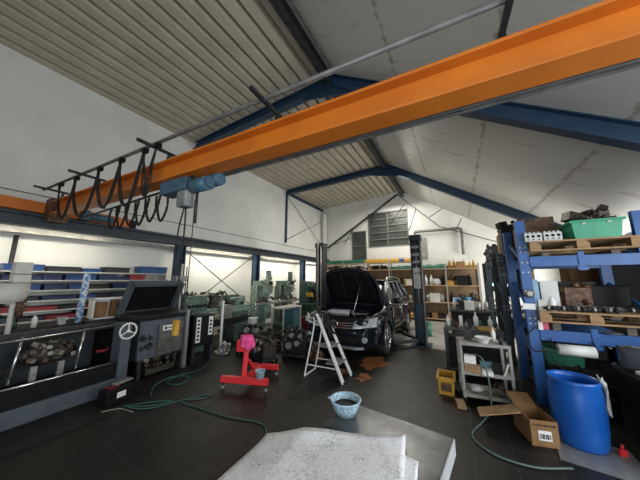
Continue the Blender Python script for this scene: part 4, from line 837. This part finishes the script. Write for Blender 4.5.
# dark workbench at right edge with bumper etc
t = thing('black_workbench', 'low black bench at right edge in front of the blue rack', 'bench', (1.85, 3.75, 0))
MB().b2(-.42, .8, -.45, .42, .66, .70).build('top', BLACK, t); MB().b2(-.40, .78, -.42, .40, .05, .66).build('cupboard', BLACK, t)
for x in (-.38, .76): MB().b2(x-.03, x+.03, -.44, .41, 0, .05).build('foot', BLACK, t)
t = thing('car_bumper', 'dark car bumper with pale edge on the low black bench at right edge', 'bumper', (1.98, 3.82, .701), 8)
MB().grid(lambda u, v: ((u-.5)*.95, .32*abs((u-.5)*2)**2.2-.04*math.sin(v*PI), .24*v), 24, 8).build('shell', mat('grey_plastic', (.10, .11, .13), (.06, .065, .08), 5, .35), t, 0, .008)
MB().tube(bez([(-.44, .24, .25), (-.3, .09, .25), (0, -.01, .25), (.3, .09, .25), (.44, .24, .25)], 5), .012, 6).build('pale_edge', ALU, t)
f = MB()
for k in range(5): f.bar((-.2, .0, .06+k*.035), (.22, .0, .06+k*.035), .03, .008)
f.build('grille_slats', BLACK, t)
tag(setp(MB().grid(lambda u, v: ((u-.5)*.24+.02*math.sin(v*8), (v-.5)*.2, .02+.03*math.sin(u*7+v*5)+.025), 12, 10).build('white_paper', WHITE, None, 0, .003), (1.60, 3.50, .702), 20), 'crumpled white paper on front of the low black bench', 'paper')
tag(setp(MB().b2(-.16, .16, -.04, .04, 0, .03).build('wood_strip', WOOD), (1.80, 3.50, .701), -15), 'short wooden strip on the low black bench beside crumpled paper', 'strip')
tag(setp(MB().b2(-.10, .10, -.07, .07, 0, .03).build('notebook', WHITE), (1.62, 3.85, .701), 12), 'white notebook on the low black bench behind the crumpled paper', 'notebook')
tag(setp(MB().b2(-.42, .45, -.12, .12, .0, 1.62).b2(-.40, .43, -.13, -.12, .1, .8).b2(-.40, .43, -.13, -.12, .84, 1.58).build('dark_filler', DGREY, None, .01), (1.52, 5.80, 0)), 'added dark locker standing behind the front blue rack', 'filler')  # dark block added to darken the bright gap behind the front rack
# barrel
b = thing('plastic_drum', 'open blue plastic drum standing in front of the blue rack post', 'drum', (.975, 3.72, .006), 0)
MB().lathe([(.02, .01), (.175, .0), (.19, .03), (.205, .15), (.215, .32), (.212, .50), (.20, .58), (.205, .60), (.205, .63), (.197, .63), (.192, .58), (.203, .48), (.205, .32), (.18, .04), (.02, .03)], n=36, cap=False).build('shell', DRUMB, b)
f = MB().grid(lambda u, v: (.212*math.cos(R(-25)+u*.55)+.012*math.sin(u*18+v*6)+.02*(v > .1), .212*math.sin(R(-25)+u*.55), .655-.30*v-.03*math.sin(u*11)), 14, 12)
tag(setp(f.build('white_rag', RAG, None, 0, .006), (.975, 3.72, 0)), 'pale stained rag hanging over right rim of the blue drum', 'rag')
tag(setp(MB().b2(-.03, .03, -.012, .012, .0, .06).cyl((0, 0, .06), (0, 0, .10), .012, 10).build('red_clip', RED), (1.235, 3.66, .0), 20), 'small red object on the floor right of the blue drum', 'clip')
tag(setp(MB().prism([(-.28, -.3), (.30, -.38), (.34, .16), (-.2, .24)], 'z', 0, .005).build('grey_mat', GREY), (.98, 3.62, 0)), 'flat grey sheet on the floor under the blue drum', 'mat')
# cardboard box
t = thing('cardboard_box', 'open brown cardboard box with white label in front of the drum', 'box', (.60, 3.62, 0), 14)
f = MB().b2(-.12, .12, -.16, -.153, 0, .24).b2(-.12, -.113, -.16, .2, 0, .24).b2(.113, .12, -.16, .2, 0, .24).b2(-.12, .12, .193, .2, 0, .24).b2(-.12, .12, -.16, .2, 0, .007); f.build('carton', CARD, t)
MB().bar((-.12, .06, .24), (-.50, .12, .13), .20, .010).build('side_flap', WOOD, t); MB().bar((.0, .2, .24), (.0, .36, .30), .22, .008).build('back_flap', CARD, t)
MB().b2(-.055, .055, -.163, -.1605, .06, .15).build('white_label', WHITE, t); f = MB()
for k in range(8): f.b2(-.045+k*.012, -.04+k*.012+.002*(k % 3), -.165, -.1632, .075, .12)
f.build('bar_marks', BLACK, t)
MB().b2(-.10, .10, -.163, -.1605, .19, .205).build('tape_band', RUST, t)
tag(setp(MB().b2(-.05, .05, -.10, .10, 0, .05).build('wood_block', WOOD), (-.10, 3.98, 0), 10), 'small wooden block on the floor left of the cart', 'block')
t = thing('yellow_crate', 'yellow plastic crate on the floor left of the grey cart', 'crate', (-.27, 4.38, 0)); bin_mb(.20, .32, .24, .01, 1.05).build('crate_body', YEL, t)
f = MB().b2(-.07, .07, -.172, -.169, .05, .17); f.build('side_opening', RUST, t)
# cart
c = thing('tool_cart', 'grey two-shelf steel cart with white bowl on top, left of the blue rack', 'cart', (-.04, 4.10, 0), 6)
for x in (0, .56):
    for y in (0, .40):
        p_ = MB().b2(x-.016, x+.016, y-.016, y+.016, .07, .78).build('post', CAGE, c); MB().cyl((x-.012, y, .035), (x+.012, y, .035), .035, 14).build('wheel', BLACK, p_)
for z in (.12, .40, .78): MB().b2(-.016, .576, -.016, .416, z-.02, z-.005).b2(-.02, .58, -.02, -.012, z-.03, z+.012).build('shelf', CAGE, c)
t = tag(setp(MB().lathe([(.05, 0), (.055, .01), (.095, .075), (.105, .08), (.1, .084), (.085, .075), (.05, .012)], n=28, cap=False).build('white_bowl', WHITE), (.24, 4.22, .776)), 'white plastic bowl on top of the grey cart', 'bowl')
def bottle(r, h): return MB().lathe([(r, 0), (r*1.05, h*.6), (r*.9, h*.7), (r*.35, h*.82), (r*.35, h)], n=14)
its = [('bottle', bottle(.028, .2), WHITE, (.38, 4.38, .776), 'white bottle on cart top right of the bowl', 'bottle'),
 ('bottle', bottle(.022, .12), DGREY, (.44, 4.20, .776), 'short dark bottle on right end of cart top', 'bottle'),
 ('oil_jug', MB().b2(-.05, .05, -.035, .035, 0, .14).cyl((.02, 0, .14), (.02, 0, .17), .02), DGREY, (.06, 4.40, .776), 'dark oil jug on left end of cart top', 'jug'),
 ('hand_tool', MB().cyl((-.08, 0, .014), (.08, .03, .014), .012), CHROME, (.44, 4.30, .777), 'bright hand tool lying on the cart top right of the bowl', 'tool'),
 ('white_box', MB().b2(-.07, .07, -.05, .05, 0, .20), WHITE, (.06, 4.22, .396), 'tall white box on left of cart middle shelf', 'box'),
 ('cardboard_piece', MB().b2(-.09, .09, -.04, .04, 0, .10), WOOD, (.08, 4.13, .396), 'low brown carton in front of tall white box on middle shelf', 'carton'),
 ('air_tool', MB().b2(-.07, .07, -.03, .03, .06, .13).cyl((-.02, 0, 0), (-.02, 0, .08), .02), mat('steel_teal', (.04, .12, .15), None, 5, .4), (.25, 4.27, .396), 'dark teal air tool on cart middle shelf', 'tool'),
 ('white_tray', MB().b2(-.06, .06, -.06, .06, 0, .05), WHITE, (.25, 4.14, .396), 'small white tray on cart middle shelf below the air tool', 'tray'),
 ('folded_sheet', MB().bar((-.03, 0, .0), (.03, 0, .16), .08, .02).b2(-.04, .05, -.04, .04, 0, .01), CREAM, (.46, 4.18, .396), 'folded pale sheet leaning at right of cart middle shelf', 'sheet'),
 ('black_case', MB().b2(-.06, .06, -.07, .07, 0, .11), BLACK, (.37, 4.27, .396), 'black case on cart middle shelf beside the folded sheet', 'case'),
 ('white_cloth', MB().blob((0, 0, .05), (.08, .07, .045), 4, .2), RAG, (.10, 4.23, .118), 'white cloth bundle on cart bottom shelf', 'cloth'),
 ('dark_casting', clutter(MB().b2(-.08, .08, -.06, .06, 0, .09), (-.08, -.06, .02), (.08, .06, .12), 10, 6, .03, .06), GREASY, (.36, 4.28, .118), 'dark casting on right of cart bottom shelf', 'casting')]
for nm, f, m_, loc, lab, cat in its: tag(setp(f.build(nm, m_), loc), lab, cat)
hose([(.12, 4.05, .66), (.20, 3.98, .62), (.24, 3.92, .40), (.23, 3.85, .10), (.12, 3.65, .015), (-.0, 3.30, .012), (.15, 3.08, .012), (.45, 3.05, .012), (.75, 3.2, .012)], 'green grey hose hanging from the cart onto the floor', mat('grey_green_hose', (.10, .15, .13), None, 6, .5), .010)
tag(MB().tube(bez([(.88, 4.44, 1.02), (.80, 4.40, .95), (.76, 4.36, .82), (.82, 4.34, .72), (.95, 4.33, .74), (1.0, 4.35, .62), (1.1, 4.34, .50)], 6), .008, 6).build('hanging_cable', CABLE), 'black cable looped around the front blue rack post', 'cable')
# bench behind cart
t = thing('work_bench', 'dark workbench crowded with bottles behind the grey cart', 'bench', (.15, 5.45, 0))
MB().b2(-.45, .45, -.3, .3, .74, .78).build('top', DGREY, t); MB().b2(-.40, .40, -.25, .25, .10, .60).build('under_shelf_boxes', BLACK, t)
for x in (-.42, .42):
    for y in (-.27, .27): MB().b2(x-.025, x+.025, y-.025, y+.025, 0, .74).build('leg', DGREY, t)
rn = random.Random(31)
BC = [('white', WHITE), ('dark', DGREY), ('yellow', YEL), ('green', GREEND), ('brown', RUST), ('grey', ALU)]
BI = [(-.38, 0, .20, 0), (-.30, .1, .12, 1), (-.24, -.08, .10, 4), (-.16, .06, .24, 0), (-.08, -.1, .12, 5), (-.02, .12, .16, 1), (.08, -.02, .28, 0), (.14, .12, .14, 3), (.30, .0, .22, 0), (.38, .12, .13, 1), (.40, -.1, .09, 5)]
for k, (x, y, h_, ci) in enumerate(BI):
    cn, m_ = BC[ci]; f = bottle(.022+.1*h_*.6, h_) if k % 2 == 0 else MB().b2(-.03, .03, -.03, .03, 0, h_*.8)
    tag(setp(f.build('bottle' if k % 2 == 0 else 'small_box', m_), (.15+x, 5.45+y, .78)), '%s %s on the dark workbench behind the cart, %s' % (cn, 'bottle' if k % 2 == 0 else 'box', ['at its left end', 'beside the left-end bottle', 'near its front left', 'left of centre at the back', 'at front, left of centre', 'near the middle back', 'tallest, in the middle', 'behind the tallest bottle', 'right of the yellow tray', 'at right back', 'at right front corner'][k]), 'bottle' if k % 2 == 0 else 'box')
tag(setp(bin_mb(.2, .14, .05).build('yellow_tray', YEL), (.37, 5.24, .78)), 'yellow tray at front right of the dark workbench behind the cart', 'tray')
# goods on second / third racks
def goods(nm, lab, cat, loc, d, m_, sd, amt=16):
    f = MB().b2(-d[0]/2, d[0]/2, -d[1]/2, d[1]/2, 0, d[2]); clutter(f, (-d[0]/2, -d[1]/2, .05), (d[0]/2, d[1]/2, d[2]*1.1), amt, sd, .05, .16); return tag(setp(f.build(nm, m_), loc), lab, cat)
# flat decks for the deeper racks
for Y, which in ((6.3, 'second'), (8.8, 'third')):
    for z, lv in ((.86 if False else .75+.11, 'lower'), (1.45+.11, 'middle'), (2.12+.06, 'upper')):
        tag(MB().b2(.90, 2.74, Y+.0, Y+.95, z, z+.02).build('deck_board', PLANKG), '%s wooden deck board of the %s blue rack' % (lv, which), 'board')
goods('dark_engine_block', 'tall dark engine block on upper deck of the second rack, nearest the post', 'engine block', (1.08, 6.55, 2.20), (.36, .42, .62), BLACK, 1, 26)
goods('brown_carton', 'old brown carton behind the dark engine block on upper deck of second rack', 'carton', (1.06, 7.02, 2.20), (.3, .34, .50), CARD, 21, 3)
goods('brown_casting', 'brown casting on upper deck of second rack, right of the dark block', 'casting', (1.62, 6.8, 2.20), (.42, .6, .42), RUST, 2, 26)
goods('dark_gearbox', 'dark gearbox at right on upper deck of second rack', 'gearbox', (2.2, 6.8, 2.20), (.5, .5, .30), DGREY, 3)
goods('dark_casting', 'tall dark casting on upper deck of the third rack, nearest the camera', 'casting', (1.06, 8.98, 2.20), (.36, .32, .45), DGREY, 4, 26)
goods('black_motor', 'black motor on upper deck of the third rack behind the tall dark casting', 'motor', (1.06, 9.56, 2.20), (.36, .4, .38), BLACK, 24, 20)
goods('brown_engine_part', 'brown engine part on upper deck of third rack, right of the tall casting', 'engine part', (1.65, 9.25, 2.20), (.45, .6, .45), RUST, 5, 24)
goods('stacked_cartons', 'old brown carton on the middle deck of the second rack', 'carton', (2.2, 6.75, 1.58), (.6, .5, .40), CARD, 6, 2)
goods('dark_motor', 'dark motor on the middle deck of the second rack near the aisle', 'motor', (1.1, 6.6, 1.58), (.30, .4, .34), BLACK, 7)
goods('red_motor', 'dark red motor on lower deck of second rack', 'motor', (1.4, 6.65, .88), (.4, .4, .28), DRED, 8)
goods('grey_casting', 'grey casting at right on the lower deck of second rack', 'casting', (2.2, 6.65, .88), (.6, .5, .30), GREASY, 9)
goods('black_gearbox', 'black gearbox on the floor under the second rack', 'gearbox', (1.7, 6.75, 0), (1.2, .6, .45), BLACK, 10, 30)
goods('black_engine', 'black engine on the floor under the third rack', 'engine', (1.7, 9.3, 0), (1.2, .6, .45), BLACK, 11, 30)
goods('pale_motor', 'pale motor on the lower deck of the third rack', 'motor', (1.15, 9.2, .88), (.3, .4, .25), ALU, 12)
tag(setp(MB().b2(-.55, .5, -.2, .2, 0, 2.35).build('black_blocker', BLACK, None, .01), (2.70, 5.9, 0)), 'added tall black blocker behind the front blue rack at right', 'cupboard')  # black block added to keep the view behind the rack dark
goods('dark_pump', 'dark pump on middle deck of the third rack near the aisle', 'pump', (1.1, 9.2, 1.58), (.34, .5, .38), BLACK, 31, 18)
goods('brown_motor', 'brown motor on the middle deck of third rack, right of the dark pump', 'motor', (1.7, 9.2, 1.58), (.4, .5, .38), RUST, 32, 18)

# ================================================================ FAR: wooden shelving along the far wall
BAYN = ['leftmost', 'second', 'third', 'fourth', 'fifth', 'rightmost']; X0 = -6.05; BW = 1.13
sf = thing('far_shelving', 'long brown wooden shelving along the far wall, crowded with parts', 'shelf', (0, 11.02, 0))
LZ = [.12, .76, 1.44, 2.12]
for k in range(7): MB().b2(X0+BW*k-.025, X0+BW*k+.025, 0, .04, 0, 2.55 if k < 4 else 2.3).b2(X0+BW*k-.025, X0+BW*k+.025, .46, .50, 0, 2.55 if k < 4 else 2.3).build('upright', CAGE, sf)
MB().b2(X0, X0+BW*6, .50, .515, .1, 2.25).build('back_board', mat('shelf_back_board', (.28, .185, .11), (.15, .10, .06), 3, .8), sf)
for k in range(6):
    for z in LZ: MB().b2(X0+BW*k+.026, X0+BW*(k+1)-.026, .0, .49, z-.03, z).build('shelf_board', PLY, sf)
for k in range(4): MB().b2(X0+BW*k+.026, X0+BW*(k+1)-.026, .0, .49, 2.42, 2.45).build('shelf_board', PLY, sf)
kinds = {
 'carton': lambda: MB().b2(-.13, .13, -.12, .12, 0, .26),
 'parts_bin': lambda: MB().prism([(-.12, 0), (.12, 0), (.12, .17), (-.06, .17), (-.12, .09)], 'x', -.10, .10),
 'paint_can': lambda: MB().cyl((0, 0, 0), (0, 0, .23), .095, 14).cyl((0, 0, .23), (0, 0, .245), .10, 14),
 'bottle': lambda: bottle(.05, .34),
 'small_casting': lambda: clutter(MB().b2(-.10, .10, -.08, .08, 0, .15), (-.12, -.08, .03), (.12, .08, .26), 12, 3, .05, .10),
 'rolled_rag': lambda: MB().blob((0, 0, .10), (.14, .11, .11), 6, .2)}
cm = {'carton': [('brown', CARD), ('white', CREAM), ('dark', BLACK)], 'parts_bin': [('yellow', YEL), ('green', GREEND), ('blue', BN[1]), ('red', DRED)], 'paint_can': [('white', WHITE), ('grey', ALU), ('green', GREEND)], 'bottle': [('white', WHITE), ('dark', BLACK), ('yellow', YEL)], 'small_casting': [('dark', DGREY), ('brown', RUST), ('pale', ALU)], 'rolled_rag': [('blue', mat('sky_blue_cloth', (.12, .38, .68), None, 8, .9)), ('white', RAG)]}
PR = {}; LN = {0: 'bottom', 1: 'second', 2: 'third', 3: 'upper', 4: 'top'}
def put(kd, ci, x, y, z, bay, lv, s=1, no=0):
    cn, m_ = cm[kd][ci]; key = (kd, ci)
    lab = '%s %s, %s from left on %s level, %s bay of the far shelving' % (cn, kd.replace('_', ' '), ORD[no], LN[lv], BAYN[bay]); grp = '%ss on %s level, %s bay of far shelving' % (cn+' '+kd.replace('_', ' '), LN[lv], BAYN[bay])
    if key in PR: o = PR[key].copy(); C.objects.link(o)
    else: o = PR[key] = kinds[kd]().build(kd, m_)
    tag(o, lab, kd.replace('_', ' '), grp); o.location = (x, y, z); o.scale = (s, s, s); return o
rn = random.Random(2024)
prof = {4: ['parts_bin'], 3: ['carton', 'parts_bin', 'paint_can', 'bottle'], 2: ['carton', 'paint_can', 'small_casting', 'bottle', 'rolled_rag'], 1: ['small_casting', 'carton', 'rolled_rag', 'paint_can', 'bottle'], 0: ['small_casting', 'carton', 'parts_bin']}
for bay in range(6):
    for lv, z in enumerate(LZ):
        if lv == 3 and bay < 4: ks = ['carton', 'carton', 'bottle']
        else: ks = prof[lv]
        x = X0+BW*bay+.15; no = 0
        while x < X0+BW*(bay+1)-.12:
            kd = rn.choice(ks); ci = rn.randrange(len(cm[kd]))
            if lv == 3 and bay >= 3: kd, ci = rn.choice([('parts_bin', 0), ('bottle', 2), ('carton', 0), ('bottle', 0)]) if bay == 5 else ('parts_bin', 1)
            if lv == 3 and bay < 3 and kd == 'carton': ci = rn.choice([0, 2])
            if lv == 1 and bay >= 4: kd, ci = rn.choice([('rolled_rag', 0), ('bottle', 1), ('carton', 1), ('paint_can', 1), ('small_casting', 0), ('parts_bin', 2)])
            if lv == 2 and bay >= 4: kd, ci = rn.choice([('rolled_rag', 1), ('carton', 2), ('bottle', 0), ('small_casting', 0), ('small_casting', 1), ('bottle', 1), ('parts_bin', 0)])
            s = rn.uniform(.75, 1.1)*(1.35 if bay >= 4 and lv in (1, 2) else 1)
            if lv == 3 and bay < 4: s *= .85
            put(kd, ci, x, 11.17+rn.uniform(-.02, .05), z, bay, lv, s, no); no += 1; x += rn.uniform(.145, .20)*s
for bay in range(4):
    no = 0; x = X0+BW*bay+.14; ci = 1 if bay < 2 else 0
    while x < X0+BW*(bay+1)-.10: put('parts_bin', ci if rn.random() < .9 else 2, x, 11.17, 2.45, bay, 4, 1.0, no); no += 1; x += .215
# bench in front of shelving + boxes on floor, between lift post and racks
t = thing('packing_bench', 'dark low bench with clutter in front of right end of far shelving', 'bench', (.25, 8.9, 0))
MB().b2(-.55, .55, -.3, .3, .70, .75).build('top', DGREY, t); MB().b2(-.5, .5, -.25, .25, .1, .70).build('cupboard', BLACK, t)
for x in (-.5, .5): MB().b2(x-.03, x+.03, -.28, .28, 0, .1).build('foot', BLACK, t)
for k, (x, kd, ci, lab) in enumerate(((-.4, 'bottle', 0, 'white bottle at left end of the dark bench before the far shelving'), (-.2, 'small_casting', 0, 'dark casting near left of the dark bench before the far shelving'), (0, 'carton', 1, 'white carton in the middle of the dark bench before the far shelving'), (.22, 'paint_can', 1, 'grey can on the dark bench before the far shelving'), (.42, 'bottle', 0, 'white bottle at right end of the dark bench before the far shelving'))):
    o = PR[(kd, ci)].copy() if (kd, ci) in PR else kinds[kd]().build(kd, cm[kd][ci][1])
    if o.name not in C.objects: C.objects.link(o)
    tag(o, lab, kd.replace('_', ' ')); o['group'] = 'clutter on the dark packing bench'; o.location = (.25+x, 8.9, .75); o.scale = (1, 1, 1)
for k, (x, y, kd, ci, lab) in enumerate(((-2.0, 10.4, 'carton', 0, 'brown carton on the floor behind the car'), (-.95, 8.2, 'paint_can', 2, 'green can on the floor behind the right lift post'), (-4.9, 10.2, 'carton', 2, 'dark carton on the floor in the far left corner'))):
    o = (PR.get((kd, ci)) or kinds[kd]().build(kd, cm[kd][ci][1])).copy(); C.objects.link(o)
    tag(o, lab, kd.replace('_', ' ')); o.location = (x, y, 0); o.scale = (1.6, 1.6, 1.6)
    if 'group' in o: del o['group']
